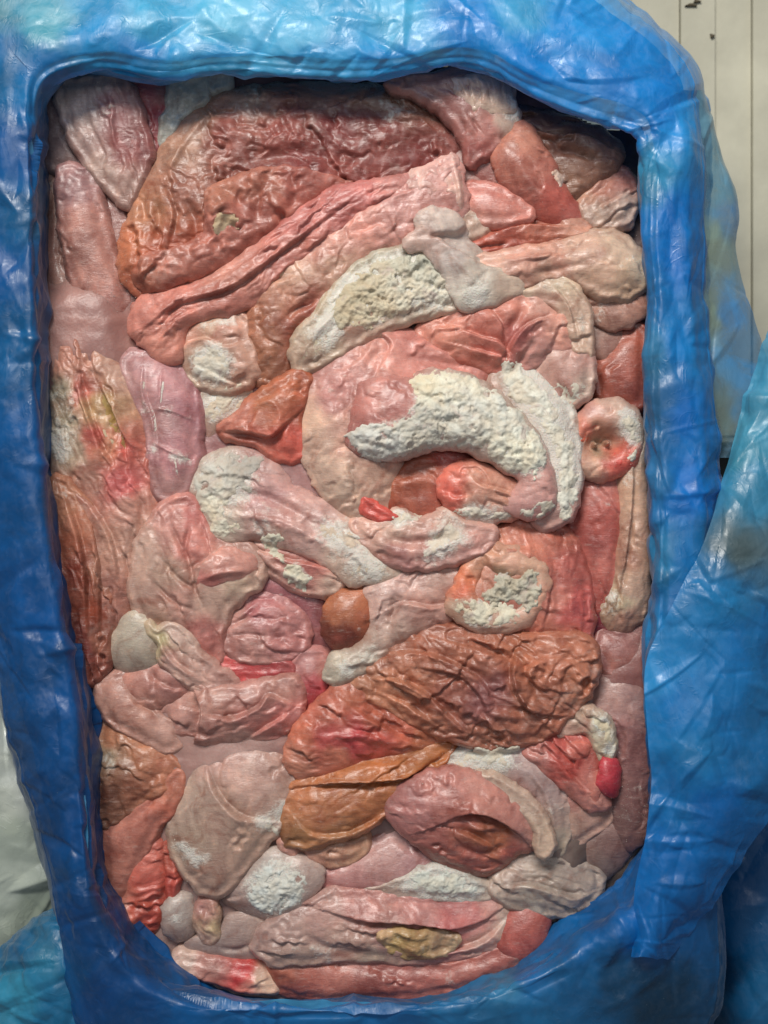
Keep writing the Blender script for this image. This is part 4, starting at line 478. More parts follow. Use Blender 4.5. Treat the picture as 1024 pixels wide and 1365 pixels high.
piece('gut_fold', 'grey wrinkled gut fold near the lower right liner corner', [(655,1186),(664,1164),(690,1146),(724,1144),(758,1150),(790,1160),(806,1176),(796,1200),(770,1218),(740,1224),(712,1216),(680,1206)], [(680,1170,'aa9488'),(720,1160,'a39286'),(770,1170,'9c8c82'),(760,1205,'8f8078'),(700,1195,'a5988c')], z=-3, h=14, R=20, wr=[(20,14,6,2.0)], cr_=[([(672,1178),(710,1176),(760,1192),(790,1190)],5,-3,1)], frost=[(690,1160,20,.2)], seed=284)
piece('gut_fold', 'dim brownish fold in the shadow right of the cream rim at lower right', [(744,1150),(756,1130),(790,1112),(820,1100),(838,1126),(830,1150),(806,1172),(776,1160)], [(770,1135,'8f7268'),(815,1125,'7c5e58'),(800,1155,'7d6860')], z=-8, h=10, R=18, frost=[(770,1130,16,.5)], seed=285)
# ---- bottom
piece('gut_tube', 'mauve pink tube running below the ochre flap at the bottom centre', [(420,1160),(450,1150),(486,1130),(520,1112),(545,1122),(580,1142),(620,1160),(650,1176),(620,1186),(570,1186),(520,1192),(470,1196),(430,1186)], [(460,1160,'ab7c78'),(510,1135,'b08680'),(560,1150,'a87e7c'),(610,1170,'a5847e'),(450,1185,'a86e6a')], z=-4, h=14, R=22, frost=[(500,1140,30,.15)], seed=286)
piece('offal_lump', 'knobbly peach lumps under the left tip of the ochre flap', [(372,1124),(395,1122),(430,1126),(465,1120),(490,1118),(490,1138),(470,1156),(440,1160),(412,1150),(386,1144)], [(385,1130,'ab7c70'),(440,1140,'b58872'),(475,1135,'b58a72'),(410,1140,'a87a6c')], z=0, h=11, R=14, wr=[(0,20,1.5,1.4)], cr_=[([(400,1124),(404,1150)],5,-3)], frost=[(440,1158,24,.4)], seed=287)
t4 = piece('offal_lump', 'pointed lump capped in bright white frost at the bottom left of centre', [(296,1200),(312,1178),(334,1156),(356,1140),(384,1144),(412,1154),(428,1166),(416,1188),(398,1206),(374,1226),(344,1222),(318,1214)], [(320,1190,'a38c84'),(370,1180,'a8a098'),(410,1170,'ab938a'),(340,1210,'9c857e')], z=1, h=14, R=24, frost=[(370,1180,32,.8),(335,1180,20,.3)], seed=288, crust=[([(330,1190),(345,1164),(356,1146),(376,1152),(398,1158),(410,1172),(406,1192),(386,1210),(366,1224),(344,1220),(334,1206)],3.2,9,[(0,0,'c8cac4')],.6)])
piece('tripe_fold', 'white rimed fold edge lying right of the frost capped lump at the bottom', [(478,1192),(510,1180),(545,1168),(575,1156),(612,1162),(645,1178),(660,1186),(650,1204),(612,1206),(570,1202),(530,1200)], [(500,1188,'ac9488'),(570,1175,'b5aaa0'),(620,1185,'b5aca0'),(650,1190,'ad9c90')], z=2, h=10, R=16, frost=[(580,1175,35,.8),(620,1185,20,.6)], seed=290, crust=[([(540,1178),(562,1162),(590,1158),(615,1166),(640,1182),(632,1196),(606,1202),(580,1194),(556,1188)],3,8,[(0,0,'ced0c6')],.9),([(484,1192),(510,1182),(538,1174),(545,1182),(520,1190)],1.2,6,[(0,0,'c2b8aa')],1.2)])
u1 = piece('stomach', 'wide mauve pink stomach with a long open fold across the bottom', [(340,1268),(352,1240),(380,1222),(410,1202),(450,1190),(500,1190),(560,1200),(620,1204),(664,1200),(688,1212),(692,1240),(676,1262),(640,1276),(590,1284),(530,1284),(470,1280),(410,1284),(366,1284)], [(380,1240,'a58880'),(430,1220,'a8847c'),(480,1205,'ae7870'),(560,1215,'b07a74'),(620,1225,'b06c68'),(650,1215,'ab7a72'),(680,1230,'b39a8c'),(450,1255,'a8877c'),(520,1250,'a57c74'),(600,1235,'a05c5a'),(640,1262,'ad847a'),(400,1270,'a08478'),(500,1275,'a89080')], z=0, h=13, R=24, wr=[(5,16,6,1.4)], cr_=[([(432,1212),(480,1224),(540,1228),(600,1236),(640,1230),(666,1216)],7,-5,-1),([(470,1238),(520,1238),(560,1240)],6,2),([(520,1262),(580,1270),(640,1256),(676,1226)],5,-3,1),([(400,1240),(440,1262),(500,1272)],6,-1.5)], frost=[(480,1265,50,.3),(400,1265,30,.2),(440,1272,30,.3)], seed=292)
piece('gut_tube', 'short coral brown tube end in the lower right corner by the liner', [(672,1240),(690,1212),(704,1198),(722,1204),(732,1222),(726,1250),(706,1272),(684,1278),(668,1264)], [(705,1215,'ad6860'),(700,1245,'a85850'),(715,1235,'a0564c')], z=0, h=13, R=22, seed=294)
piece('gut_tube', 'long dark salmon tube curving along the whole bottom edge of the box', [(346,1300),(352,1280),(376,1270),(420,1276),(480,1284),(540,1288),(600,1284),(650,1272),(690,1258),(722,1240),(716,1268),(690,1292),(650,1310),(600,1324),(540,1334),(460,1338),(390,1334),(356,1320)], [(370,1290,'a05e4c'),(450,1300,'a5665a'),(540,1310,'a06058'),(620,1300,'9c5c52'),(690,1275,'96564e'),(400,1320,'8f5046'),(500,1325,'8c5048')], z=-4, h=16, R=24, wr=[(0,22,5,.7)], frost=[(600,1305,12,.4),(690,1280,10,.3)], seed=296)
piece('fat_lump', 'mustard yellow furry lump lying in the open fold at the bottom', [(506,1254),(514,1242),(535,1238),(565,1242),(595,1246),(612,1254),(600,1270),(575,1280),(545,1280),(520,1272)], [(515,1248,'bb9a78'),(530,1258,'a88c5c'),(560,1260,'a5845c'),(590,1258,'b09478')], z=6, h=7, R=12, ride=.3, frost=[(560,1262,18,.45),(530,1252,12,.4)], rough=2.0, wr=[(20,8,1.4,1.6)], seed=298)
piece('offal_lump', 'whitish fuzzy lump at the lower left beside the coral ribs', [(216,1234),(220,1210),(236,1196),(252,1200),(258,1222),(254,1246),(240,1258),(224,1252)], [(236,1220,'a89a92'),(228,1240,'968078')], z=-4, h=12, R=18, frost=[(234,1222,16,.7)], seed=300)
piece('offal_lump', 'tiny twisted pink and cream knot at the bottom left', [(258,1216),(268,1198),(284,1200),(292,1222),(292,1250),(280,1264),(264,1256),(258,1238)], [(272,1210,'ab7c74'),(282,1232,'b59c7c'),(270,1250,'ad9084')], z=-3, h=11, R=13, wr=[(60,12,2,2.0)], frost=[(275,1230,12,.3)], seed=301)
piece('gut_tube', 'pale thin tube with a bright red band at the lower left corner', [(228,1282),(240,1272),(270,1276),(310,1282),(345,1290),(366,1304),(368,1322),(340,1326),(300,1314),(260,1304),(236,1296)], [(245,1282,'b09488'),(285,1290,'a87a70'),(326,1300,'c03a3a'),(318,1296,'bd3c3c'),(352,1310,'bfa08c'),(300,1292,'a86a62')], z=-4, h=12, R=15, wr=[(10,18,2,.8)], seed=302)
piece('gut_fold', 'misty mauve fold above the banded tube at the bottom left', [(250,1262),(280,1250),(300,1232),(330,1222),(360,1226),(372,1240),(352,1262),(346,1284),(310,1284),(270,1276)], [(280,1262,'94807a'),(320,1250,'a08880'),(350,1245,'a38a80')], z=-5, h=9, R=18, cr_=[([(290,1262),(315,1266),(338,1258)],4,-1.5)], seed=303)
# ---- milky pink ice filling the gaps
def ice_fill():
    X, Y = np.meshgrid(np.arange(30, 900, 3.0), np.arange(70, 1350, 3.0)); lev = [(120,445,5),(200,430,-6),(150,300,-13),(560,108,-16),(300,660,-6),(255,560,-6),(335,650,1),(390,620,2),(415,600,0),(425,860,-6),(300,1005,4),(250,1020,3),(240,1000,2),(300,840,-6),(205,665,-5),(840,900,1),(800,560,-8),(800,860,-9),(780,780,-10),(640,260,1),(840,320,-11),(850,200,-18),(820,450,-6),(860,600,-10),(740,1140,1),(840,1150,-9),(800,1200,-14),(700,1300,-12),(300,1260,-6),(240,1240,-9),(430,1200,-4),(150,880,-9),(90,880,-14),(140,1180,-9),(60,300,-14),(280,1195,-5),(640,1180,-4),(740,760,-6),(500,240,-8),(450,560,-6),(700,460,-6)]
    W = 0; Z = 0
    for (x, y, z) in [(a_, b_, c_ + 1.8) for a_, b_, c_ in lev]:
        w_ = 1 / ((X - x)**2 + (Y - y)**2 + 200)**2; W = W + w_; Z = Z + w_ * z
    Z = Z / W + 1.2 * fbm(X / 30, Y / 30, 5, 3)
    col = ecolor(X, Y, [(110,450,'a37c74'),(180,440,'9c746c'),(300,1005,'b09088'),(250,1010,'a38078'),(330,650,'a07a78'),(400,620,'a37c78'),(425,860,'945a58'),(800,560,'8f6058'),(840,900,'94665f'),(850,1080,'6c5450'),(830,1160,'5a5048'),(850,220,'5e5450'),(70,300,'8c7068'),(300,1260,'9a827c'),(700,1200,'9c8c82'),(780,780,'7c3c3a'),(640,260,'a0756c'),(120,870,'6e3434'),(280,620,'986e6c'),(500,250,'8a4c46'),(560,100,'5a3c38')], 77)  # tints darken at deep gaps and corners, gap shade put into the colour
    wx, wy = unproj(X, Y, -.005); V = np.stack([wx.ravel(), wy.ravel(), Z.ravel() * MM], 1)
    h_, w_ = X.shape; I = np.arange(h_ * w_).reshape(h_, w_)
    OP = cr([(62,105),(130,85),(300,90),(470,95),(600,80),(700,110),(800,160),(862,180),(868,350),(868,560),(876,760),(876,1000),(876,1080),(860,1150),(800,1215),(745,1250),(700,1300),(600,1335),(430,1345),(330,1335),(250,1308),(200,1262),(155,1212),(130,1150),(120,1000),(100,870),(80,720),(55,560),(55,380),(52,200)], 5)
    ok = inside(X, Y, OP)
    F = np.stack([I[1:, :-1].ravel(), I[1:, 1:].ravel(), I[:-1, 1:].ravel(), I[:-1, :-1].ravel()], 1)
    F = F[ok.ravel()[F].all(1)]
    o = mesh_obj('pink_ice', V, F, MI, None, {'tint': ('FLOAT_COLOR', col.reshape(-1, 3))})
    tag(o, 'milky pink frozen liquid filling the gaps between the pieces', 'ice', None, 'stuff')
    fi = ((X - GX0) / ST).astype(int); fj = ((Y - GY0) / ST).astype(int); GM[fj, fi] = np.maximum(GM[fj, fi], Z)
ice_fill()
def crumbs(n=5200):
    spots = [(500,380,60,60),(600,380,50,60),(600,550,70,90),(720,580,30,70),(700,640,30,40),(290,650,35,45),(300,535,30,30),(660,800,45,45),(370,1185,40,35),(590,1180,50,25),(640,1012,50,18),(460,730,45,30),(80,560,22,60),(400,770,30,20),(590,720,40,20),(840,590,15,40),(810,810,12,18),(285,485,30,24),(250,1130,25,30),(370,1090,22,22),(560,140,50,30),(800,985,25,25),(840,1080,22,30),(760,520,25,20),(160,390,14,20)]
    V = []; F = []; r = np.random.default_rng(3)
    tet = np.array([(1,0,-.5),(-.5,.9,-.5),(-.5,-.9,-.5),(0.1,0,.9)]); fc = np.array([(0,1,3),(1,2,3),(2,0,3),(0,2,1)])
    for k in range(n):
        if r.random() < .62:
            s = spots[r.integers(len(spots))]; x = r.normal(s[0], s[2] * .7); y = r.normal(s[1], s[3] * .7); sz = .12 + .38 * r.random()**3
        else: x = r.uniform(70, 855); y = r.uniform(110, 1320); sz = .08 + .18 * r.random()**2
        i, j = int((x - GX0) / ST), int((y - GY0) / ST)
        if not (0 < i < GW - 1 and 0 < j < GH - 1) or GM[j, i] < -18: continue
        z = GM[j, i] + sz * .2; wx, wy = unproj(x, y, z * MM)
        a = r.random() * 6.28; R_ = np.array([[math.cos(a), -math.sin(a), 0], [math.sin(a), math.cos(a), 0], [0, 0, 1]])
        F.append(fc + 4 * len(V)); V.append((tet * (r.uniform(.6, 1.4, (4, 1)))) @ R_.T * sz * MM + np.array([wx, wy, z * MM]))
    V = np.concatenate(V); F = np.concatenate(F)
    o = mesh_obj('frost_crumbs', V, F, MC, None, {'tint': ('FLOAT_COLOR', np.tile(lin('d2cec4'), (len(V), 1)))}, smooth=False)
    tag(o, 'tiny white crumbs of frost scattered over the frozen meat', 'frost', None, 'stuff')
crumbs()
# ================================================================ blue liner, clear wrap, background
def catm(P, n, t0=0, t1=0):                              # interpolate along axis 0
    P = np.asarray(P, float); N = len(P); T = np.linspace(t0, N - 1 - t1 - 1e-6, n); i = T.astype(int); t = (T - i).reshape((-1,) + (1,) * (P.ndim - 1))
    g = lambda k: P[np.clip(k, 0, N - 1)]
    a, b, c, d = g(i - 1), g(i), g(i + 1), g(i + 2)
    return .5 * (2 * b + (c - a) * t + (2 * a - 5 * b + 4 * c - d) * t * t + (3 * b - 3 * c + d - a) * t**3)
from mathutils import Vector
from mathutils.geometry import delaunay_2d_cdt
def facets(U, V, seed):                      # flat triangular facets meeting in straight creases, as crumpled film
    g = 10; u0, u1, v0, v1 = U.min() - .6, U.max() + .6, V.min() - .6, V.max() + .6
    rg = np.random.default_rng(seed * 13 + 1); nu, nv = int(u1 - u0) + 2, int(v1 - v0) + 2
    pts = []
    for i in range(nu + 1):
        for j in range(nv + 1):
            pts.append((u0 + i + rg.uniform(-.46, .46) - .3, v0 + j + rg.uniform(-.46, .46) - .3))
    hv = rg.normal(0, .5, len(pts)) * (rg.random(len(pts)) < .75)
    res = delaunay_2d_cdt([Vector(p) for p in pts], [], [], 0, 1e-6); vs = np.array([tuple(v) for v in res[0]]); src = [o[0] if o else 0 for o in res[3]]; hh = hv[src]
    W_ = int((u1 - u0) * g) + 2; H_ = int((v1 - v0) * g) + 2; A = np.zeros((H_, W_))
    for f in res[2]:
        for k in range(1, len(f) - 1):
            i0, i1, i2 = f[0], f[k], f[k + 1]; p = (vs[[i0, i1, i2]] - (u0, v0)) * g
            x0, y0 = np.floor(p.min(0)).astype(int); x1, y1 = np.ceil(p.max(0)).astype(int) + 1
            x0, y0 = max(x0, 0), max(y0, 0); x1, y1 = min(x1, W_), min(y1, H_)
            if x1 <= x0 or y1 <= y0: continue
            gx, gy = np.meshgrid(np.arange(x0, x1), np.arange(y0, y1)); d = (p[1][1] - p[2][1]) * (p[0][0] - p[2][0]) + (p[2][0] - p[1][0]) * (p[0][1] - p[2][1])
            if abs(d) < 1e-9: continue
            a = ((p[1][1] - p[2][1]) * (gx - p[2][0]) + (p[2][0] - p[1][0]) * (gy - p[2][1])) / d; b = ((p[2][1] - p[0][1]) * (gx - p[2][0]) + (p[0][0] - p[2][0]) * (gy - p[2][1])) / d; c = 1 - a - b
            m = (a >= -1e-6) & (b >= -1e-6) & (c >= -1e-6); A[y0:y1, x0:x1] = np.where(m, a * hh[i0] + b * hh[i1] + c * hh[i2], A[y0:y1, x0:x1])
    fu = np.clip((U - u0) * g, 0, W_ - 1.01); fv = np.clip((V - v0) * g, 0, H_ - 1.01); a = fu.astype(int); b = fv.astype(int); s = fu - a; t = fv - b
    return A[b, a] * (1 - s) * (1 - t) + A[b, a + 1] * s * (1 - t) + A[b + 1, a] * (1 - s) * t + A[b + 1, a + 1] * s * t
def sheet(name, rows, cols, parent, amp=2.0, lam=42, stretch=(1, 1), ang=0, seed=1, clear=0, mat=None, step=2.0, fold=0, keyz=None, fine=.5, param=False, nseg=26, segamp=1.0, dz=0, ring=False, clearpts=None):
    """rows: list of rows, each a list of (px, py, z mm); lofted smoothly both ways and then crumpled"""
    R = np.array(rows, float)
    L0 = max(np.abs(np.diff(R[:, :, :2], axis=0)).sum(0).max(), 10); L1 = max(np.hypot(*(np.diff(R, axis=1)[..., :2].transpose(2, 0, 1))).sum(1).max(), 10) + np.abs(np.diff(R[..., 2], axis=1)).sum(1).max()
    n0 = int(L0 / step) + 2; n1 = int(L1 / step) + 2
    if ring: R = np.concatenate([R[-3:-1], R, R[1:3]])
    A = catm(R, n0, 2 if ring else 0, 2 if ring else 0); A = catm(A.transpose(1, 0, 2), n1).transpose(1, 0, 2)
    X, Y, Z = A[..., 0], A[..., 1], A[..., 2] * 1.0
    a = math.radians(ang); U = ((X + .7 * Z) * math.cos(a) + (Y - .4 * Z) * math.sin(a)) / (lam * stretch[0]); Vv = (-(X + .7 * Z) * math.sin(a) + (Y - .4 * Z) * math.cos(a)) / (lam * stretch[1])
    if param: 
        dv = np.sqrt(np.diff(X, axis=1)**2 + np.diff(Y, axis=1)**2 + 4 * np.diff(Z, axis=1)**2); Vv = np.concatenate([np.zeros((X.shape[0], 1)), np.cumsum(dv, 1)], 1)
        mc = X.shape[1] // 2; Vv = Vv - Vv[:, mc:mc + 1]
        du = np.hypot(np.diff(X[:, mc]), np.diff(Y[:, mc])); U = np.repeat(np.concatenate([[0], np.cumsum(du)])[:, None], X.shape[1], 1)
        U = U / (lam * stretch[0]); Vv = Vv / (lam * stretch[1])
    wu = U + .5 * noise(U * .8, Vv * .8, seed + 40); wv = Vv + .5 * noise(U * .8, Vv * .8, seed + 41)
    cz = amp * (1.5 * facets(U, Vv, seed) + .5 * fine * facets(U * 2.7, Vv * 2.7, seed + 1) + .12 * fine * facets(U * 6.5, Vv * 6.5, seed + 2))
    rs = np.random.default_rng(seed * 7 + 3)
    for k in range(nseg):                    # straight pressed creases: planes meeting along a line
        i, j = rs.integers(X.shape[0]), rs.integers(X.shape[1]); th = rs.uniform(0, math.pi); ln = rs.uniform(18, 85); wd = rs.uniform(5, 22); sg = rs.choice([-1, 1]) * rs.uniform(.5, 1.6) * wd / 14
        dx, dy = X - X[i, j], Y - Y[i, j]; al = dx * math.cos(th) + dy * math.sin(th); pd = -dx * math.sin(th) + dy * math.cos(th) + al * al / ln * rs.uniform(-.12, .12)
        ratio = rs.uniform(.3, 1); pd = np.where(pd > 0, pd / wd, -pd / (wd * ratio))
        cz = cz + segamp * sg * np.clip(1 - pd - np.abs(al / ln) ** 2, 0, 1)
    rd = .5 - np.abs(noise(wu * 1.3, wv * 1.3, seed + 3)); cz = cz + amp * .12 * np.clip(rd, 0, 1)**3 * 8 * .25
    if ring: ii_ = np.arange(X.shape[0])[:, None]; cz = cz * sst(0, 14, np.minimum(ii_, X.shape[0] - 1 - ii_))
    Xw, Yw = unproj(X, Y, Z * MM); P = np.stack([Xw, Yw, Z * MM], -1)
    N = np.cross(np.gradient(P, axis=1), np.gradient(P, axis=0)); N /= np.linalg.norm(N, axis=-1, keepdims=True) + 1e-12
    N *= np.sign(N[..., 2:] + 1e-6)
    P = P + N * (cz[..., None] + dz) * MM
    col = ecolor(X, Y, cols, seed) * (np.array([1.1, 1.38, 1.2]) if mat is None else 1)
    cl = np.full(X.shape, float(clear))
    for (cx_, cy_, cr2, cv) in (clearpts or []): cl = cl + cv * np.exp(-((X - cx_)**2 + (Y - cy_)**2) / cr2**2)
    cl = np.clip(cl, 0, 1)
    h_, w_ = X.shape; I = np.arange(h_ * w_).reshape(h_, w_)
    F = np.stack([I[1:, :-1].ravel(), I[1:, 1:].ravel(), I[:-1, 1:].ravel(), I[:-1, :-1].ravel()], 1)
    ox = np.array(parent.location) if parent is not None else 0
    return mesh_obj(name, P.reshape(-1, 3) - ox, F, mat or MB, parent, {'tint': ('FLOAT_COLOR', col.reshape(-1, 3)), 'clear': ('FLOAT', cl.ravel())})
liner = bpy.data.objects.new('bag_liner', None); C.objects.link(liner); liner.location = (0, 0, -.06)
tag(liner, 'crumpled glossy blue plastic liner lining the box and folded over its rim', 'plastic liner')
# the film round the opening: one continuous sheet from under the meat, up the wall, over the rim and down outside
RING = [((66,130),(45,100),(10,60),(-60,-60),10),((130,95),(130,70),(130,20),(120,-60),20),((210,106),(210,80),(205,15),(200,-80),22),((300,98),(300,72),(300,10),(300,-80),22),((400,104),(400,78),(400,12),(400,-80),22),((470,107),(470,80),(470,12),(470,-80),22),((520,103),(520,76),(520,12),(520,-80),22),((600,88),(600,64),(602,10),(605,-80),22),((650,96),(655,70),(668,18),(690,-80),22),((700,124),(708,98),(728,42),(775,-32),22),((760,150),(770,122),(792,70),(832,4),24),((820,170),(832,142),(856,98),(890,52),24),
((848,184),(868,160),(892,122),(926,100),24),((853,215),(876,200),(915,182),(936,165),22),((854,262),(874,257),(918,250),(936,250),20),((857,330),(874,330),(918,330),(936,330),20),((863,400),(878,400),(922,400),(938,400),20),((858,480),(876,480),(928,480),(944,480),20),((861,560),(878,560),(934,560),(950,560),18),((864,640),(884,640),(938,640),(954,640),18),((869,730),(888,730),(936,730),(956,730),16),((868,800),(888,800),(932,800),(970,800),14),((860,880),(886,880),(930,880),(990,880),12),((862,960),(884,960),(922,960),(985,960),8),((866,1040),(884,1044),(918,1048),(975,1060),6),
((860,1120),(882,1130),(908,1144),(955,1165),4),((832,1170),(860,1192),(888,1212),(960,1290),3),((790,1202),(826,1234),(852,1264),(935,1380),2),((745,1228),(776,1264),(800,1294),(880,1440),2),((706,1266),(730,1292),(746,1322),(800,1460),2),((650,1304),(660,1324),(668,1350),(674,1425),2),((560,1325),(562,1341),(563,1362),(565,1440),2),((430,1331),(430,1345),(430,1366),(430,1440),2),((330,1323),(326,1341),(322,1366),(318,1440),2),((276,1308),(258,1336),(238,1368),(220,1450),2),((238,1286),(202,1318),(168,1346),(120,1430),2),((195,1244),(156,1272),(124,1294),(92,1322),2),((162,1200),(128,1214),(104,1226),(80,1238),2),
((143,1160),(118,1166),(94,1172),(70,1180),0),((137,1100),(112,1100),(86,1100),(50,1100),0),((134,1020),(108,1020),(68,1020),(28,1020),0),((128,950),(102,950),(50,950),(10,952),0),((112,870),(88,870),(32,870),(-8,870),0),((92,770),(70,770),(18,770),(-40,770),0),((79,650),(57,650),(10,650),(-50,650),0),((68,540),(48,540),(5,540),(-60,540),0),((66,440),(46,440),(2,440),(-60,440),0),((64,330),(45,330),(2,330),(-60,330),2),((62,220),(44,215),(2,205),(-60,200),6),((66,130),(45,100),(10,60),(-60,-60),10)]
rows = []
for k, (c, a, b_, e, cz) in enumerate(RING):
    c, a, b_, e = map(np.array, (c, a, b_, e)); up = cz > 9; n_ = (c - a) / (np.linalg.norm(c - a) + 1e-9)
    und = c - n_ * 14 if up else c + n_ * 18
    on = (e - b_) / (np.linalg.norm(e - b_) + 1e-9)
    row = [(*und, -34), (*(c + n_ * (0 if up else 4)), -12 if not up else 0), (*c, cz + (9 if up else 0)), (*(c * .5 + a * .5), 37.5 if up else (cz + 41) / 2), (*(c * .2 + a * .8), 39.8 if up else 35), (*(a * .9 + b_ * .1), 42.4), (*(a * .5 + b_ * .5), 42.5 + 1.5 * math.sin(k * 1.9)), (*b_, 41), (*(b_ * .5 + e * .5), 34), (*(b_ * .06 + e * .94), 25), (*(e + on * 3), 14), (*(e + on * 8), -50)]
    rows.append(row)
cols = [(0,60,'1a5f9a'),(20,200,'0f4f92'),(-10,350,'0d4a8c'),(34,300,'17588e'),(60,350,'0a4c8c'),(30,450,'10558f'),(60,600,'0a5296'),(20,650,'0a4886'),(60,800,'0a4e94'),(90,950,'0b4c90'),(40,900,'0c4684'),(110,1100,'0a4688'),(70,1100,'08407c'),(-20,20,'2a6f86'),(60,30,'5596b4'),(120,60,'2f82c0'),(60,90,'1568aa'),(200,20,'4a98c6'),(180,70,'1676ba'),(300,30,'62a6ce'),(300,80,'3f92cc'),(400,40,'5aa2ce'),(420,85,'3d8cc6'),(520,30,'559ecb'),(520,80,'2a84c8'),(640,40,'1678c4'),(700,90,'1478c8'),(760,30,'2a88d0'),(800,120,'1a78c4'),(700,10,'4a94c6'),(860,90,'2078c4'),(850,160,'1872c0'),(880,120,'1878c8'),(920,160,'2c88d2'),(870,230,'3a88ba'),(900,280,'0c6cbe'),(870,380,'1a6cb0'),(915,350,'0f6fc4'),(870,470,'3a76a8'),(910,460,'1a78c4'),(875,550,'2a6298'),(920,550,'0a70c6'),(870,640,'2f6ca6'),(925,650,'0870c8'),(880,740,'3478ae'),(920,740,'1a74bc'),(900,800,'1c6cb0'),(865,850,'2f86cc'),(860,920,'3088d0'),(868,1000,'1560a4'),(865,1100,'0f4f90'),(860,1150,'1258a0'),(840,1180,'125ba4'),(800,1225,'1058a0'),(760,1255,'1a64ac'),(700,1300,'2468ae'),(850,1230,'1060ae'),(140,1250,'063f7c'),(180,1330,'084484'),(260,1320,'0d5498'),(320,1350,'1a62a6'),(420,1350,'1f68aa'),(520,1350,'1a64a8'),(600,1340,'2a70ac'),(680,1310,'3c7cae'),(700,1350,'24669e'),(760,1300,'1a5890'),(820,1300,'123f68'),(880,1330,'0c2c4a'),(90,1160,'0a4684'),(120,1220,'074080'),(130,1320,'074080'),(90,1300,'0a4c88')]  # tints hold shade on left wall and lower right, light on right wall
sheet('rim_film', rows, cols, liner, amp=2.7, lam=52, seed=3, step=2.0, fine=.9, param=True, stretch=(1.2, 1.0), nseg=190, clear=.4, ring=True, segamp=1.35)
under = [(x_, y_, '%02x%02x%02x' % tuple(min(255, int(int(c_[q:q + 2], 16) * .7 + 255 * .3 * g_)) for q, g_ in ((0, .7), (2, .8), (4, .8)))) for x_, y_, c_ in cols]
sheet('under_film', [q_[5:10] for q_ in rows], under, liner, amp=2.6, lam=44, seed=83, step=3.0, fine=1.0, param=True, nseg=120, segamp=.6, dz=-9, ring=True)
# sheer flap hanging outside the roll
Fr = [(120,[905,922,930,936,938]),(170,[905,930,942,950,952]),(230,[905,930,950,966,970]),(285,[905,932,955,976,984]),(330,[905,934,955,972,980]),(400,[905,936,962,985,996]),(460,[905,940,975,1005,1016]),(530,[910,950,990,1030,1050]),(610,[915,960,1000,1050,1080])]
sheet('sheer_flap_film', [[(x,y,z) for x, z in zip(xs, [16,14,10,2,-8])] for y, xs in Fr], [(940,200,'6a8ca8'),(960,260,'5a86a8'),(945,320,'8a9490'),(975,280,'3678b8'),(950,420,'8c9690'),(975,420,'2a7fca'),(990,460,'3a80c0'),(960,560,'70787a'),(1010,560,'2f78b4')], liner, amp=1.8, lam=50, stretch=(.6,1.8), seed=27, clear=.6, fine=.5)
# broad film over the lower right
Br = [(440,[1022,1030,1040,1060,1100]),(540,[990,1000,1016,1050,1100]),(640,[962,978,1004,1040,1100]),(720,[940,962,995,1040,1100]),(800,[900,940,985,1040,1100]),(880,[862,920,980,1040,1100]),(960,[862,915,975,1030,1080]),(1040,[868,920,970,1020,1060]),(1110,[862,905,950,985,1012]),(1180,[846,880,915,945,968]),(1240,[840,862,884,905,925]),(1276,[838,850,862,876,892])]
sheet('corner_drape_film', [[(x,y,z) for x, z in zip(xs, [44,53,52,44,34] if y > 820 else {800: [47,53,50,42,32], 720: [40,46,45,38,30], 640: [22,30,34,32,28]}.get(y, [12,16,22,26,24]))] for y, xs in Br], [(980,600,'4a8cb0'),(1010,650,'4084b4'),(990,730,'56606c'),(960,800,'2474b4'),(1000,850,'1c6cb4'),(900,800,'2e78b8'),(880,900,'2f86cc'),(900,940,'1a70b8'),(930,1000,'2474b6'),(990,960,'1c68ac'),(900,1060,'1868ae'),(960,1080,'0f5ca8'),(880,1150,'0f62b0'),(930,1180,'0d5ca6'),(860,1240,'1060ac'),(1010,1030,'1860a0')], liner, amp=2.4, lam=62, seed=33, fine=.8, nseg=90, clear=.3, segamp=1.3)
# pale crumpled tail of the liner at the lower left
sheet('tail_film', [[(20,1236,-30),(60,1210,-14),(90,1204,-4),(130,1220,6)],[(-6,1262,-26),(40,1240,2),(80,1234,14),(130,1250,14)],[(-30,1300,-24),(20,1290,12),(70,1290,22),(140,1300,18)],[(-60,1350,-24),(10,1345,16),(70,1350,24),(140,1350,18)],[(-60,1420,-24),(10,1420,10),(70,1420,18),(140,1420,12)]], [(20,1260,'125a8e'),(60,1230,'1a6090'),(20,1320,'3a86b0'),(60,1290,'2f76a4'),(80,1340,'1e6496'),(110,1300,'0c4c84')], liner, amp=2.6, lam=40, seed=52, nseg=50, segamp=1.6, clear=.3)
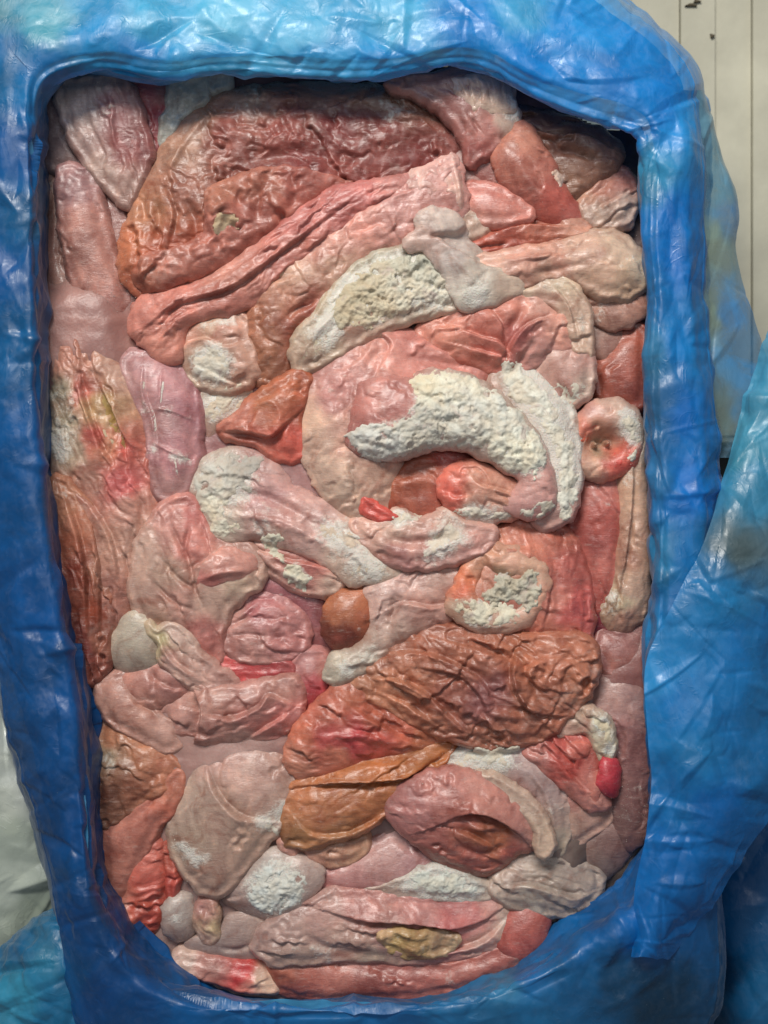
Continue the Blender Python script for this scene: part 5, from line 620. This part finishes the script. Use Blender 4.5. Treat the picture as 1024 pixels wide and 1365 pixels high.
# neighbouring blue bag, lower right; its shade is put into dark tints
nb = sheet('blue_bag', [[(1000,1040,-60),(1040,1040,-40),(1120,1040,-30)],[(935,1130,-90),(985,1130,-40),(1120,1130,-20)],[(905,1200,-110),(975,1210,-40),(1120,1210,-20)],[(910,1280,-110),(985,1290,-36),(1120,1290,-16)],[(930,1350,-110),(1000,1370,-36),(1120,1370,-16)],[(940,1430,-110),(1010,1440,-40),(1120,1440,-20)]], [(1000,1150,'0f4070'),(980,1250,'104474'),(1010,1330,'1a5080'),(960,1300,'082a4c')], None, amp=3.0, lam=60, seed=57)
tag(nb, 'dark blue bag of a second package in the shade at the lower right corner', 'plastic bag')
cwp = sheet('clear_wrap', [[(-120,820,-60),(-40,830,-50),(40,840,-60),(140,850,-90)],[(-120,900,-60),(-40,900,-46),(40,900,-54),(140,910,-90)],[(-120,980,-60),(-40,980,-44),(50,980,-52),(150,990,-90)],[(-120,1080,-60),(-40,1080,-44),(60,1080,-52),(160,1090,-90)],[(-120,1180,-60),(-40,1180,-44),(60,1180,-56),(160,1190,-90)],[(-120,1280,-60),(-40,1280,-50),(60,1280,-70),(160,1290,-90)]], [(10,900,'bcc2b8'),(30,980,'c2c8bf'),(40,1060,'c6cbc2'),(20,1120,'a4ada1'),(20,1180,'b8c0b4'),(50,1200,'98a294')], None, amp=5, lam=60, seed=61, nseg=50, segamp=2.5, mat=MW)
tag(cwp, 'crumpled greyish clear plastic wrap of a package left of the box', 'plastic wrap')
def prism(name, x0, x1, y0, y1, z0, z1, mat, parent, bev=0):
    (ax, ay), (bx, by) = unproj(x0, y1, 0), unproj(x1, y0, 0)
    v = [(x, y, z * MM) for z in (z0, z1) for (x, y) in ((ax, ay), (bx, ay), (bx, by), (ax, by))]
    f = [(3,2,1,0),(4,5,6,7),(0,1,5,4),(1,2,6,5),(2,3,7,6),(3,0,4,7)]
    return mesh_obj(name, v, f, mat, parent, smooth=False)
# background: pale panelled wall below, with seams and scuffs, then a dark floor
MP = plain('painted_panel', (.46, .44, .345), .5, 9, .16); MD = plain('dark_floor', (.035, .04, .035), .7, 30); MM2 = plain('dirt', (.10, .08, .05), .8)
fl = prism('floor', -3000, 4200, -3000, 4400, -262, -250, MD, None); fl['kind'] = 'structure'
pal = bpy.data.objects.new('wall_panel', None); C.objects.link(pal); tag(pal, 'pale cream ribbed panel surface behind the top right corner of the box', 'panel')
xs = [700, 905, 985, 1040, 1100, 1300, 1360, 1500]
for k in range(len(xs) - 1):
    prism('rib', xs[k] + .6, xs[k + 1] - .6, -700, 560, -170, -150 + (3 if k % 2 == 0 else -1), MP, pal)
prism('backing', 690, 1510, -710, 570, -190, -153.5, MP, pal)

def blotch(x, y, rx, ry, a):
    t_ = np.linspace(0, 2 * math.pi, 15)[:-1]; rr = 1 + .35 * np.sin(t_ * 3 + a) + .2 * np.sin(t_ * 5)
    bx, by = unproj(x + rx * rr * np.cos(t_), y + ry * rr * np.sin(t_), -.1485); n_ = len(t_)
    v = [(p, q, -.1485) for p, q in zip(bx, by)] + [(p, q, -.1445) for p, q in zip(bx, by)]; c1_, c2_ = len(v), len(v) + 1; v += [(bx.mean(), by.mean(), -.1445), (bx.mean(), by.mean(), -.144)]
    f = [(i, (i + 1) % n_, n_ + (i + 1) % n_, n_ + i) for i in range(n_)]; f2 = [(n_ + i, n_ + (i + 1) % n_, c2_, c2_) for i in range(n_)]
    me = bpy.data.meshes.new('dirt_speck'); me.from_pydata(v, [], f + [q[:3] for q in f2]); me.materials.append(MM2); o = bpy.data.objects.new('dirt_speck', me); C.objects.link(o); o.parent = pal
for q in ((920,9,6,1.6,0),(928,4,4,1.5,1),(948,50,2.6,2.2,2)): blotch(*q)
